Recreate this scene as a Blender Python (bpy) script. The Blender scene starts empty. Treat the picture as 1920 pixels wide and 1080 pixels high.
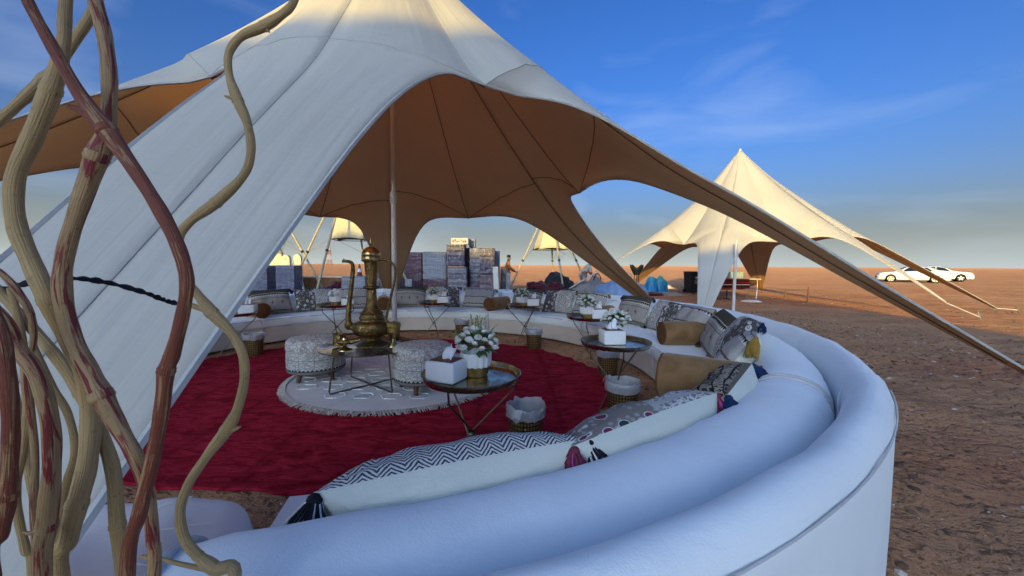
import bpy, bmesh, math, random
import numpy as np
from mathutils import Vector, Matrix, noise
random.seed(7); np.random.seed(7)
PI = math.pi
R = math.radians
scene = bpy.context.scene
col = scene.collection

# ------------------------------------------------------------------ camera
cam_d = bpy.data.cameras.new('camera'); cam = bpy.data.objects.new('camera', cam_d); col.objects.link(cam)
cam.location = (0, 0, 1.3)
cam_d.sensor_width = 36; cam_d.lens = 36*720/1920
cam_d.clip_start = .02; cam_d.clip_end = 20000
cam.rotation_euler = (Matrix.Rotation(R(90-3.44), 4, 'X') @ Matrix.Rotation(R(0.39), 4, 'Z')).to_euler()
scene.camera = cam

# ------------------------------------------------------------------ sky and sun
SUN_EL, SUN_AZ = R(10.5), R(20)              # light travels towards (sin az, cos az): the sun is low behind the viewer
Ld = Vector((math.sin(SUN_AZ)*math.cos(SUN_EL), math.cos(SUN_AZ)*math.cos(SUN_EL), -math.sin(SUN_EL)))
sun_d = bpy.data.lights.new('sun', 'SUN'); sun = bpy.data.objects.new('sun', sun_d); col.objects.link(sun)
sun_d.energy = 2.3; sun_d.angle = R(.45); sun_d.color = (1.0, .67, .09)
sun.rotation_euler = Ld.to_track_quat('-Z', 'Y').to_euler(); sun.location = (-10, -30, 20)
world = bpy.data.worlds.new('World'); scene.world = world; world.use_nodes = True
wt = world.node_tree; wt.nodes.clear()
def wn(t, **k):
    n = wt.nodes.new(t)
    for a, b in k.items(): setattr(n, a, b)
    return n
sky = wn('ShaderNodeTexSky', sky_type='NISHITA', sun_disc=False, sun_elevation=SUN_EL, sun_rotation=SUN_AZ+PI,
         air_density=1.0, dust_density=8.5, ozone_density=6.2, altitude=300)
hs = wn('ShaderNodeHueSaturation'); hs.inputs['Saturation'].default_value = 1.0; hs.inputs['Value'].default_value = .812
gm = wn('ShaderNodeGamma'); gm.inputs['Gamma'].default_value = 1.3
wt.links.new(sky.outputs[0], gm.inputs['Color']); wt.links.new(gm.outputs[0], hs.inputs['Color'])
# pale desert haze hugging the whole horizon
vt = wn('ShaderNodeTexCoord'); vsx = wn('ShaderNodeSeparateXYZ'); wt.links.new(vt.outputs['Generated'], vsx.inputs[0])
v1 = wn('ShaderNodeMath', operation='MULTIPLY'); v1.inputs[1].default_value = -8.5; wt.links.new(vsx.outputs[2], v1.inputs[0])
v2 = wn('ShaderNodeMath', operation='EXPONENT'); wt.links.new(v1.outputs[0], v2.inputs[0])
v3 = wn('ShaderNodeMath', operation='MULTIPLY', use_clamp=True); v3.inputs[1].default_value = .92; wt.links.new(v2.outputs[0], v3.inputs[0])
hz = wn('ShaderNodeMix', data_type='RGBA'); hz.inputs[7].default_value = (1.95, 2.15, 2.05, 1); wt.links.new(v3.outputs[0], hz.inputs[0]); wt.links.new(hs.outputs[0], hz.inputs[6])
# thin wisps of high cloud
tc = wn('ShaderNodeTexCoord'); mp = wn('ShaderNodeMapping'); mp.inputs['Scale'].default_value = (1.2, 1.2, 4.2)
cn = wn('ShaderNodeTexNoise'); cn.inputs['Scale'].default_value = 2.3; cn.inputs['Detail'].default_value = 7; cn.inputs['Roughness'].default_value = .45; cn.inputs['Distortion'].default_value = .5
cr = wn('ShaderNodeMapRange'); cr.inputs['From Min'].default_value = .48; cr.inputs['From Max'].default_value = .85; cr.inputs['To Max'].default_value = .30
wt.links.new(tc.outputs['Generated'], mp.inputs[0]); wt.links.new(mp.outputs[0], cn.inputs['Vector']); wt.links.new(cn.outputs['Fac'], cr.inputs['Value'])
cmix = wn('ShaderNodeMix', data_type='RGBA'); cmix.inputs[7].default_value = (2.3, 2.7, 3.4, 1)
wt.links.new(cr.outputs[0], cmix.inputs[0]); wt.links.new(hz.outputs[2], cmix.inputs[6])
bg = wn('ShaderNodeBackground'); bg.inputs['Strength'].default_value = .142
out = wn('ShaderNodeOutputWorld')
wt.links.new(cmix.outputs[2], bg.inputs['Color']); wt.links.new(bg.outputs[0], out.inputs['Surface'])
vs = scene.view_settings
vs.view_transform = 'Standard'; vs.look = 'None'; vs.gamma = 1; vs.use_curve_mapping = False; vs.exposure = 1.08
scene.render.engine = 'CYCLES'
scene.cycles.max_bounces = 7

# ------------------------------------------------------------------ node helper
class Mat:
    def __init__(s, name, rough=.7, color=None, metal=0., spec=.3):
        s.m = bpy.data.materials.new(name); s.m.use_nodes = True
        s.t = s.m.node_tree; s.b = s.t.nodes['Principled BSDF']
        s.b.inputs['Roughness'].default_value = rough; s.b.inputs['Metallic'].default_value = metal
        s.b.inputs['Specular IOR Level'].default_value = spec
        if color: s.b.inputs['Base Color'].default_value = (*color, 1)
        s._tc = None
    def node(s, t, **k):
        n = s.t.nodes.new(t)
        for a, b in k.items(): setattr(n, a, b)
        return n
    def set(s, sock, v):
        if v is None: return
        if hasattr(v, 'is_output'): s.t.links.new(v, sock)
        elif isinstance(v, (tuple, list)) and len(v) == 3 and sock.type == 'RGBA': sock.default_value = (*v, 1)
        else: sock.default_value = v
    def coord(s, kind='Object'):
        if not s._tc: s._tc = s.node('ShaderNodeTexCoord')
        return s._tc.outputs[kind]
    def mapping(s, v, scale=(1,1,1), loc=(0,0,0), rot=(0,0,0)):
        n = s.node('ShaderNodeMapping'); s.set(n.inputs[0], v)
        n.inputs['Scale'].default_value = scale; n.inputs['Location'].default_value = loc; n.inputs['Rotation'].default_value = rot
        return n.outputs[0]
    def noise(s, v, scale=5, detail=4, rough=.55, dist=0., out='Fac'):
        n = s.node('ShaderNodeTexNoise'); s.set(n.inputs['Vector'], v)
        n.inputs['Scale'].default_value = scale; n.inputs['Detail'].default_value = detail; n.inputs['Roughness'].default_value = rough; n.inputs['Distortion'].default_value = dist
        return n.outputs[out]
    def vor(s, v, scale=5, feature='F1', out='Distance', rnd=1.):
        n = s.node('ShaderNodeTexVoronoi', feature=feature); s.set(n.inputs['Vector'], v); n.inputs['Scale'].default_value = scale
        n.inputs['Randomness'].default_value = rnd
        return n.outputs[out]
    def wave(s, v, scale=5, dist=0., kind='BANDS', direction='X', detail=2):
        n = s.node('ShaderNodeTexWave', wave_type=kind); 
        if kind == 'BANDS': n.bands_direction = direction
        s.set(n.inputs['Vector'], v); n.inputs['Scale'].default_value = scale; n.inputs['Distortion'].default_value = dist; n.inputs['Detail'].default_value = detail
        return n.outputs['Fac']
    def math(s, op, a, b=None, c=None):
        n = s.node('ShaderNodeMath', operation=op); s.set(n.inputs[0], a)
        if b is not None: s.set(n.inputs[1], b)
        if c is not None: s.set(n.inputs[2], c)
        return n.outputs[0]
    def ramp(s, v, lo, hi, a=0., b=1.):
        n = s.node('ShaderNodeMapRange'); s.set(n.inputs['Value'], v)
        for k, x in (('From Min', lo), ('From Max', hi), ('To Min', a), ('To Max', b)): n.inputs[k].default_value = x
        return n.outputs[0]
    def mix(s, f, a, b, mode='MIX'):
        n = s.node('ShaderNodeMix', data_type='RGBA', blend_type=mode); s.set(n.inputs[0], f); s.set(n.inputs[6], a); s.set(n.inputs[7], b)
        return n.outputs[2]
    def sep(s, v):
        n = s.node('ShaderNodeSeparateXYZ'); s.set(n.inputs[0], v); return n.outputs
    def color(s, v): s.set(s.b.inputs['Base Color'], v); return s
    def inp(s, k, v): s.set(s.b.inputs[k], v); return s
    def bump(s, h, strength=.3, dist=.01):
        n = s.node('ShaderNodeBump'); s.set(n.inputs['Height'], h); n.inputs['Strength'].default_value = strength; n.inputs['Distance'].default_value = dist
        if s.b.inputs['Normal'].links: s.t.links.new(s.b.inputs['Normal'].links[0].from_socket, n.inputs['Normal'])
        s.t.links.new(n.outputs[0], s.b.inputs['Normal']); return s
def simple(name, color, rough=.7, metal=0., var=.12, scale=9, bump=0., bscale=60, spec=.3):
    m = Mat(name, rough, color, metal, spec); o = m.coord()
    f = m.noise(o, scale, 4)
    m.color(m.mix(m.ramp(f, .3, .7), tuple(c*(1-var) for c in color), tuple(min(1, c*(1+var)) for c in color)))
    if bump: m.bump(m.noise(o, bscale, 3), bump, .004)
    return m.m

# ------------------------------------------------------------------ materials
def fabric(name, c, weave=420, bump=.25, var=.06, stain=None, rough=.9):
    m = Mat(name, rough, c, 0, .15); o = m.coord()
    n1 = m.noise(o, 3.5, 5); n2 = m.noise(o, weave, 2)
    cc = m.mix(m.ramp(n1, .3, .7), tuple(x*(1-var) for x in c), tuple(min(1, x*(1+var)) for x in c))
    cc = m.mix(m.ramp(n2, .3, .7, 0, .22), cc, tuple(x*.8 for x in c))
    if stain: cc = m.mix(m.ramp(m.noise(o, 1.7, 6, .6), .60, .74, 0, .5), cc, stain)
    m.color(cc); m.bump(n2, bump, .002); m.bump(n1, .15, .02); m.bump(m.noise(m.mapping(o, (1, 1, 2.2)), 5., 3, .5, .6), .2, .03); m.bump(m.noise(o, 170, 2), .25, .003)
    m.inp('Sheen Weight', .25)
    return m.m
M = {}
# tent canvas: UV x runs across a leg, UV y down from the peak
def canvas(name, c, dirt, inner=False):
    m = Mat(name, .82, c, 0, .15); uv = m.coord('UV'); o = m.coord()
    wr = m.noise(m.mapping(uv, (8, 1.1, 1)), 2.0, 2, .45, .4)
    big = m.noise(o, .9, 4)
    fine = m.noise(o, 300, 2)
    streak = m.noise(m.mapping(uv, (26, .8, 1)), 1.5, 3)
    cc = m.mix(m.ramp(big, .35, .7), c, dirt)
    cc = m.mix(m.ramp(streak, .5, .75, 0, .14), cc, dirt)
    m.color(cc); m.bump(wr, .22 if not inner else .3, .05); m.bump(fine, .15, .002)
    cross = m.noise(m.mapping(uv, (2, 26, 1)), 2.0, 3, .5, .8)
    m.bump(cross, .10, .02)
    tl = m.node('ShaderNodeBsdfTranslucent'); m.set(tl.inputs['Color'], (.95, .78, .55) if not inner else (.95, .55, .26))
    mx = m.node('ShaderNodeMixShader'); mx.inputs[0].default_value = .48 if inner else .34
    m.t.links.new(m.b.outputs[0], mx.inputs[1]); m.t.links.new(tl.outputs[0], mx.inputs[2]); m.t.links.new(mx.outputs[0], m.t.nodes['Material Output'].inputs['Surface'])
    return m
M['canvas_out'] = canvas('canvas_outer', (.76, .77, .66), (.67, .68, .575)).m
M['canvas_in'] = canvas('canvas_lining', (.86, .52, .26), (.74, .43, .21), True).m
M['seam_in'] = simple('seam_dark_thread', (.15, .08, .042), .9)
M['seam_out'] = simple('seam_pale_thread', (.52, .49, .43), .9)
M['pole'] = simple('painted_pole_steel', (.62, .58, .52), .38, 0, .05, spec=.5)
M['rope'] = simple('hemp_rope', (.42, .34, .22), .95, 0, .2, 40, .4, 200)
M['webbing'] = simple('white_webbing', (.72, .70, .64), .9)
M['sofa'] = fabric('sofa_velvet_ice_white', (.90, .93, .90), 520, .3, .03, (.76, .76, .72))
M['sofa_base'] = fabric('sofa_base_shade_tint', (.68, .59, .49), 520, .3, .04, (.60, .54, .47))  # warmer, darker tint paints in the shade beneath the tent
M['piping'] = fabric('piping_grey', (.56, .55, .53), 500, .1)
M['bolster'] = None
m = Mat('bolster_brown_velvet', .85, (.2, .1, .04), 0, .15); o = m.coord()
n1 = m.noise(o, 6, 5, .6, .6); n2 = m.noise(o, 400, 2)
m.color(m.mix(m.ramp(n1, .35, .68), (.165, .085, .032), (.27, .155, .068))); m.bump(n2, .2, .002); m.bump(n1, .2, .02); m.inp('Sheen Weight', .5); m.inp('Sheen Tint', (.8, .6, .4, 1))
M['bolster'] = m.m
M['bolster_cap'] = simple('bolster_end_brown', (.15, .062, .02), .85, 0, .15, 20, .2, 300)
M['cream'] = fabric('pillow_cream_cotton', (.72, .71, .58), 300, .35, .05, (.60, .55, .38))
M['tuft'] = simple('tufted_white_yarn', (.72, .70, .66), .95, 0, .2, 60, .8, 160)
M['brass'] = None
def brass(name, c, rough, engr, scale=26):
    m = Mat(name, rough, c, 1.0, .5); o = m.coord()
    n = m.noise(o, 14, 6, .6)
    m.color(m.mix(m.ramp(n, .35, .7), c, tuple(x*.35 for x in c)))
    m.inp('Roughness', m.ramp(n, .3, .7, rough*.8, rough*1.6))
    if engr:
        v = m.vor(o, scale, 'DISTANCE_TO_EDGE'); w = m.noise(o, scale*2.2, 3, .6, 2.)
        m.bump(m.math('ADD', m.ramp(v, 0, .12), w), .55, .006)
    return m.m
M['brass'] = brass('aged_engraved_brass', (.29, .195, .07), .34, True)
M['brass_plain'] = brass('polished_brass', (.58, .41, .17), .22, False)
M['tray'] = brass('tray_brass_silvered', (.62, .55, .42), .2, False)
M['tray_rim'] = brass('tray_rim_copper_brass', (.55, .34, .13), .24, False)
M['rod'] = simple('bronze_rod', (.17, .13, .08), .4, .9, .2)
M['darkrod'] = simple('black_rod', (.02, .018, .016), .5, .3, .2)
M['white_ceramic'] = simple('white_glaze', (.78, .78, .76), .3, 0, .03, 5, spec=.5)
M['gold_hammered'] = brass('hammered_gold', (.52, .36, .12), .3, True, 60)
M['leather_white'] = simple('white_leatherette', (.80, .80, .78), .45, 0, .03, 6, .1, 300)
M['walnut'] = None
m = Mat('walnut_wood', .5, (.1, .05, .02)); o = m.coord()
m.color(m.mix(m.wave(m.mapping(o, (1, 1, .2)), 18, 4, detail=3), (.075, .03, .013), (.16, .07, .03))); M['walnut'] = m.m
M['tissue'] = simple('tissue_paper', (.84, .85, .86), .9, 0, .02, 8, .2, 120)
M['petal'] = simple('white_petal', (.80, .81, .74), .6, 0, .06, 30)
M['petal_far'] = M['petal']
M['leaf'] = simple('bouquet_leaf', (.07, .13, .045), .55, 0, .45, 40)
M['sprig'] = simple('pale_green_sprig', (.22, .30, .10), .6, 0, .3, 40)
m = Mat('plastic_liner', .25, (.8, .82, .84), 0, .5); m.inp('Alpha', .38); m.bump(m.noise(m.coord(), 28, 5, .6, 1.), .5, .02); M['liner'] = m.m
m = Mat('bin_brass_lattice', .42, (.3, .2, .08), .75, .5); uv = m.coord('UV')
v = m.vor(m.mapping(uv, (34, 11, 1)), 1.0, 'F1', 'Distance', .0); w = m.noise(m.mapping(uv, (60, 22, 1)), 2.5, 3, .5, 2.)
f = m.ramp(m.math('ADD', v, m.math('MULTIPLY', w, .5)), .45, .75)
m.color(m.mix(f, (.32, .21, .085), (.07, .035, .012))); m.bump(f, .6, .006); M['bin'] = m.m
# rugs
m = Mat('red_velour_rug', .95, (.2, .01, .015), 0, .1); o = m.coord(); s = m.sep(o)
n1 = m.noise(m.mapping(o, (1.6, 4.2, 1)), 3.4, 7, .68, 1.2); n2 = m.noise(o, 260, 2)
gx = m.math('PINGPONG', m.math('ADD', s[0], m.math('MULTIPLY', m.noise(o, 1.1, 2), .16)), .34); gy = m.math('PINGPONG', m.math('ADD', s[1], m.math('MULTIPLY', m.noise(o, 1.3, 2), .16)), .34)
grid = m.math('MINIMUM', gx, gy); line = m.ramp(grid, .0, .04, .5, 0.)
cc = m.mix(m.ramp(n1, .38, .66), (.20, .002, .010), (.54, .026, .055))
cc = m.mix(line, cc, (.13, .001, .006)); cc = m.mix(m.ramp(n2, .35, .7, 0, .35), cc, (.19, .003, .010))
m.color(cc); m.bump(n1, .5, .03); m.bump(n2, .5, .004); m.inp('Sheen Weight', .0); M['red_rug'] = m.m
m = Mat('ivory_rug', .95, (.6, .58, .54), 0, .1); o = m.coord(); n1 = m.noise(o, 5, 4); n2 = m.noise(o, 220, 2)
m.color(m.mix(m.ramp(n2, .3, .7, 0, .4), m.mix(m.ramp(n1, .3, .7), (.68, .64, .59), (.78, .75, .70)), (.52, .48, .43))); m.bump(n2, .6, .005); M['ivory_rug'] = m.m
M['fringe'] = simple('rug_fringe_yarn', (.42, .38, .32), .95, 0, .25, 60, .5, 200)
M['wool_raised'] = simple('rug_raised_wool', (.74, .71, .66), .95, 0, .12, 90, .6, 260)
# printed stool cloth
m = Mat('stool_print', .9, (.5, .48, .44), 0, .15); uv = m.coord('UV'); s = m.sep(uv)
u16 = m.math('MULTIPLY', s[0], 44.); tri = m.math('PINGPONG', u16, .5)
px = m.math('PINGPONG', m.math('MULTIPLY', s[0], 12.), .5); py = m.math('PINGPONG', m.math('MULTIPLY', s[1], 5.), .5)
lat = m.vor(m.mapping(uv, (40, 14, 1)), 1.0, 'DISTANCE_TO_EDGE', 'Distance', .7)
fl = m.math('GREATER_THAN', m.math('ADD', m.math('MULTIPLY', px, px), m.math('MULTIPLY', py, py)), .13)
f = m.math('MULTIPLY', m.math('LESS_THAN', lat, .12), .62)
cc = m.mix(f, (.56, .55, .50), (.19, .19, .17))
cc = m.mix(m.math('MULTIPLY', m.math('LESS_THAN', px, .03), .6), cc, (.2, .2, .19))
bandl = m.math('MULTIPLY', m.math('LESS_THAN', m.math('ABSOLUTE', m.math('SUBTRACT', s[1], .62)), .012), 1.)
cc = m.mix(bandl, cc, (.14, .14, .13))
teeth = m.math('MULTIPLY', m.math('LESS_THAN', s[1], .23), m.math('GREATER_THAN', m.math('MULTIPLY', m.math('SUBTRACT', .23, s[1]), 6.), m.math('SUBTRACT', .5, tri)))
cc = m.mix(teeth, cc, (.03, .03, .03)); cc = m.mix(m.math('LESS_THAN', s[1], .13), cc, (.17, .16, .14))
m.color(cc); m.bump(m.noise(m.coord(), 320, 2), .3, .002); M['stool'] = m.m

# ---- pillow prints (UV 0..1 over the face)
def pillow_mat(kind):
    m = Mat('pillow_print_'+kind, .92, (.5, .5, .5), 0, .12); uv = m.coord('UV'); o = m.coord(); s = m.sep(uv); u, v = s[0], s[1]
    yarn = m.noise(m.mapping(uv, (140, 60, 1)), 2., 3, .6)
    def band(c, w): return m.math('LESS_THAN', m.math('ABSOLUTE', m.math('SUBTRACT', v, c)), w)
    def teeth(v0, h, n):                                   # 1 inside a row of triangles standing on v0
        t = m.math('PINGPONG', m.math('MULTIPLY', u, float(n)), .5)
        inside = m.math('LESS_THAN', m.math('SUBTRACT', v, v0), m.math('MULTIPLY', t, 2.*h))
        return m.math('MULTIPLY', inside, m.math('GREATER_THAN', v, v0))
    def cross(cx, cy):
        dx = m.math('ABSOLUTE', m.math('SUBTRACT', u, cx)); dy = m.math('MULTIPLY', m.math('ABSOLUTE', m.math('SUBTRACT', v, cy)), .75)
        return m.math('MULTIPLY', m.math('LESS_THAN', m.math('MINIMUM', dx, dy), .007), m.math('LESS_THAN', m.math('MAXIMUM', dx, dy), .036))
    greyw = m.mix(m.ramp(yarn, .35, .65), (.20, .18, .155), (.46, .43, .38))
    sp = m.vor(m.mapping(uv, (34, 22, 1)), 1., 'F1', 'Distance', .6)
    if kind == 'kilim':
        body = m.mix(m.math('MULTIPLY', m.math('LESS_THAN', sp, .28), .5), greyw, (.55, .52, .47))
        top = m.mix(m.ramp(yarn, .3, .7), (.055, .048, .034), (.10, .088, .062))
        c = m.mix(m.math('GREATER_THAN', v, .66), body, top)
        c = m.mix(band(.635, .028), c, (.025, .022, .02)); c = m.mix(teeth(.607, .05, 26), c, (.62, .60, .55))
        c = m.mix(band(.685, .007), c, (.5, .48, .43))
        for cx in (.26, .5, .74): c = m.mix(cross(cx, .43), c, (.22, .02, .035))
        c = m.mix(band(.20, .012), c, (.05, .045, .04)); c = m.mix(band(.16, .02), c, (.16, .12, .07)); c = m.mix(band(.55, .006), c, (.1, .09, .08))
    elif kind in ('floral', 'floralcol'):
        f1 = m.vor(m.mapping(uv, (11, 8, 1)), 1.); ring = m.math('MULTIPLY', m.math('LESS_THAN', f1, .36), m.math('GREATER_THAN', f1, .17)); dot = m.math('LESS_THAN', f1, .09)
        vc = m.vor(m.mapping(uv, (11, 8, 1)), 1., 'F1', 'Color')
        sm = m.vor(m.mapping(uv, (24, 18, 1)), 1.)
        gd = m.mix(m.math('LESS_THAN', sm, .33), (.10, .092, .085) if kind == 'floral' else (.22, .19, .16), (.34, .31, .28))
        fc = (.62, .59, .55)
        c1 = m.mix(m.math('MAXIMUM', ring, dot), gd, fc)
        if kind == 'floralcol':
            hue = m.sep(vc)[0]
            c1 = m.mix(m.math('MULTIPLY', m.math('LESS_THAN', f1, .3), m.math('GREATER_THAN', hue, .55)), c1, (.20, .035, .075))
            c1 = m.mix(m.math('MULTIPLY', m.math('LESS_THAN', f1, .3), m.math('LESS_THAN', hue, .3)), c1, (.035, .06, .05))
        e = m.vor(m.mapping(uv, (28, 18, 1)), 1., 'DISTANCE_TO_EDGE')
        c2 = m.mix(m.math('LESS_THAN', e, .11), (.24, .215, .175), (.62, .60, .55))
        c = m.mix(m.math('GREATER_THAN', u, .52), c1, c2)
        tb = m.math('LESS_THAN', m.math('ABSOLUTE', m.math('SUBTRACT', u, .52)), .025)
        hb = m.math('MULTIPLY', m.math('MAXIMUM', m.math('MAXIMUM', band(.5, .035), band(.12, .03)), band(.9, .03)), m.math('GREATER_THAN', u, .52))
        tuft = m.math('MAXIMUM', tb, hb)
        c = m.mix(tuft, c, (.70, .68, .63)); m.bump(m.math('MULTIPLY', tuft, m.noise(uv, 120, 2)), 1., .02)
    elif kind == 'striped':
        c = m.mix(m.ramp(yarn, .35, .65), (.30, .28, .25), (.52, .50, .46))
        for vv in (.74, .22):
            c = m.mix(band(vv, .035), c, (.035, .03, .03)); c = m.mix(teeth(vv-.035, .06, 22), c, (.64, .62, .57))
        for vv in (.9, .47, .08): c = m.mix(band(vv, .012), c, (.13, .1, .09))
        vl = m.math('LESS_THAN', m.math('PINGPONG', m.math('ADD', m.math('MULTIPLY', u, 4.), .5), .5), .022)
        c = m.mix(m.math('MULTIPLY', vl, m.math('GREATER_THAN', v, .74)), c, (.08, .03, .04))
        for cx, cy in ((.25, .74), (.5, .74), (.75, .74)): c = m.mix(cross(cx, cy), c, (.24, .02, .06))
    elif kind == 'chevron':
        z = m.math('PINGPONG', m.math('MULTIPLY', u, 11.), .5)
        wob = m.math('MULTIPLY', m.noise(uv, 9, 3), .05)
        k = m.math('FRACT', m.math('ADD', m.math('MULTIPLY', m.math('ADD', v, wob), 26.), m.math('MULTIPLY', z, 4.6)))
        c = m.mix(m.math('LESS_THAN', k, .47), (.66, .65, .60), (.025, .024, .03)); c = m.mix(m.ramp(yarn, .45, .75, 0, .5), c, (.45, .44, .42))
    else:                                                   # dark block print
        e = m.vor(m.mapping(uv, (15, 10, 1)), 1., 'DISTANCE_TO_EDGE'); d = m.vor(m.mapping(uv, (15, 10, 1)), 1.)
        c = m.mix(m.math('MAXIMUM', m.math('LESS_THAN', e, .09), m.math('MULTIPLY', m.math('LESS_THAN', d, .26), m.math('GREATER_THAN', d, .12))), (.045, .036, .028), (.30, .25, .18))
        st = m.math('LESS_THAN', m.math('PINGPONG', m.math('MULTIPLY', u, 24.), .5), .2)
        c = m.mix(m.math('MULTIPLY', m.math('MAXIMUM', band(.56, .06), band(.84, .05)), st), c, (.36, .31, .23)); c = m.mix(m.math('MAXIMUM', band(.64, .012), m.math('MAXIMUM', band(.9, .01), band(.78, .01))), c, (.02, .018, .015)); c = m.mix(band(.48, .012), c, (.02, .018, .015))
        c = m.mix(m.math('GREATER_THAN', v, .955), c, m.mix(m.ramp(yarn, .3, .7), (.10, .085, .06), (.2, .17, .125)))
        c = m.mix(band(.1, .04), c, (.5, .47, .4))
    m.color(c); m.bump(yarn, .4, .003)
    return m.m
for k in ('kilim', 'floral', 'floralcol', 'striped', 'chevron', 'block'): M[k] = pillow_mat(k)
for n, c in (('navy', (.010, .028, .085)), ('mustard', (.34, .20, .035)), ('ink', (.012, .012, .016)), ('pink', (.42, .06, .22)), ('white_yarn', (.68, .67, .62)), ('plum', (.17, .03, .05)), ('rust', (.16, .05, .02))):
    M['y_'+n] = simple('yarn_'+n, c, .95, 0, .3, 60, .5, 220)
# sand
m = Mat('desert_ground', .95, (.3, .16, .08), 0, .1); g = m.coord()
a = m.noise(g, .11, 5, .55); b = m.noise(g, .9, 6, .62, .4); c_ = m.noise(g, 9., 5, .65); d = m.noise(g, 60., 3, .6)
cc = m.mix(m.ramp(a, .35, .68), (.46, .24, .125), (.53, .305, .165))
cc = m.mix(m.ramp(b, .42, .68, 0, .7), cc, (.33, .17, .095))
cc = m.mix(m.ramp(c_, .52, .72, 0, .5), cc, (.26, .13, .07))
v = m.vor(g, 26.); peb = m.math('LESS_THAN', v, .16); pc = m.sep(m.vor(g, 26., 'F1', 'Color'))
cc = m.mix(m.math('MULTIPLY', peb, m.math('GREATER_THAN', pc[0], .72)), cc, (.12, .08, .06)); cc = m.mix(m.math('MULTIPLY', peb, m.math('LESS_THAN', pc[1], .1)), cc, (.45, .36, .29))
cc = m.mix(m.ramp(d, .45, .7, 0, .35), cc, (.36, .18, .09))
cc = m.mix(m.ramp(m.noise(g, .33, 4, .5), .5, .66, 0, .7), cc, (.41, .165, .08))
tr = m.noise(m.mapping(g, (.05, .9, 1), rot=(0, 0, .25)), .8, 4, .6, .6)
cc = m.mix(m.ramp(tr, .55, .7, 0, .35), cc, (.56, .32, .17))
m.color(cc)
far = m.noise(m.mapping(g, (.6, .9, 1)), 1.4, 6, .6)
m.bump(far, .8, .5); m.bump(b, .9, .2); m.bump(c_, 1., .085); m.bump(d, .45, .008)
m.inp('Diffuse Roughness', 1.0)
M['sand'] = m.m
m = Mat('pebble', .9, (.2, .12, .08), 0, .2); oi = m.node('ShaderNodeNewGeometry'); rp = oi.outputs['Random Per Island']
m.color(m.mix(m.math('GREATER_THAN', rp, .93), m.mix(rp, (.085, .05, .038), (.30, .165, .10)), (.58, .50, .42))); m.bump(m.noise(m.coord(), 90, 3), .4, .005); M['pebble'] = m.m
# vine stems: UV y runs along the stem
def stemmat(name, c1, c2, stain, amt):
    m = Mat(name, .5, c1, 0, .35); uv = m.coord('UV'); o = m.coord()
    n = m.noise(m.mapping(uv, (10, .9, 1)), 2.6, 5, .6); cc = m.mix(m.ramp(n, .3, .7), c1, c2)
    st = m.noise(m.mapping(uv, (2.2, 1.1, 1)), 3.2, 6, .62, .5)
    cc = m.mix(m.ramp(st, 1-amt-.03, 1-amt+.03), cc, stain)
    cc = m.mix(m.ramp(m.noise(o, 120, 3), .6, .72, 0, .5), cc, tuple(x*.45 for x in c1))
    m.color(cc); m.bump(n, .8, .004); m.bump(m.noise(m.mapping(uv, (34, 1.2, 1)), 2., 4, .6), .5, .002); m.bump(m.noise(o, 160, 3), .25, .001); m.inp('Roughness', m.ramp(n, .3, .7, .38, .6)); return m.m
M['stem_pale'] = stemmat('stem_pale_straw', (.60, .40, .17), (.44, .28, .115), (.14, .06, .045), .30)
M['stem_red'] = stemmat('stem_dark_red', (.30, .085, .04), (.19, .048, .028), (.44, .25, .11), .42)
M['stem_mixed'] = stemmat('stem_straw_red_blotches', (.54, .34, .15), (.40, .24, .11), (.24, .03, .03), .46)
M['wire'] = simple('black_twine', (.012, .012, .014), .8, 0, .3)
# background things
def wrapmat(name, c1, c2, vert):
    m = Mat(name, .28, c1, 0, .5); o = m.coord()
    w = m.noise(m.mapping(o, (22, 22, 1.0) if vert else (1.0, 1.0, 22)), 1.6, 4, .65, .4); h = m.noise(m.mapping(o, (3, 3, 1) if not vert else (1, 1, 5), rot=(.5, .4, 0)), 3., 5, .6, 1.)
    cc = m.mix(m.ramp(w, .4, .62), tuple(x*.55 for x in c1), tuple(x*.6 for x in c2)); cc = m.mix(m.ramp(h, .52, .76, 0, .6), cc, (.34, .33, .38))
    m.color(cc); m.bump(h, .7, .05); m.bump(w, .3, .02); return m.m
M['wrap_red'] = wrapmat('wrapped_red_rugs', (.17, .02, .045), (.09, .05, .075), True)
M['wrap_grey'] = wrapmat('wrapped_grey_cloth', (.17, .16, .19), (.36, .33, .36), False)
M['wrap_dark'] = wrapmat('wrapped_dark_boards', (.09, .07, .10), (.19, .15, .19), False)
M['wrap_blue'] = wrapmat('wrapped_blue_boards', (.14, .15, .24), (.24, .23, .31), True)
M['wrap_silver'] = wrapmat('wrapped_silver_film', (.46, .47, .50), (.30, .31, .36), True)
M['wrap_redh'] = wrapmat('wrapped_red_flat_rugs', (.19, .05, .07), (.27, .24, .27), False)
M['carton'] = simple('printed_white_carton', (.62, .57, .50), .7, 0, .1, 12)
M['carton_print'] = simple('carton_orange_print', (.34, .11, .03), .7)
M['yellow_canvas'] = simple('cream_shade_cloth', (.70, .62, .38), .85, 0, .08)
M['brown_cloth'] = simple('brown_cloth_lining', (.15, .07, .04), .9)
M['white_board'] = simple('painted_white_board', (.72, .69, .56), .6)
M['brown_board'] = simple('brown_plywood', (.24, .105, .042), .7, 0, .2)
M['maroon_cloth'] = fabric('maroon_cloth', (.075, .008, .014), 120)
M['black_cloth'] = fabric('black_cloth', (.022, .02, .022), 120)
M['grey_cloth'] = fabric('grey_tarpaulin', (.30, .28, .26), 120)
M['blue_bag'] = simple('blue_plastic_bag', (.02, .22, .50), .35, 0, .2, 14, .5, 20)
M['blue_tarp'] = simple('blue_grey_plastic', (.22, .32, .48), .4, 0, .2, 5, .6, 9)
M['black_plastic'] = simple('black_bin_plastic', (.016, .016, .018), .5, 0, .2)
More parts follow.
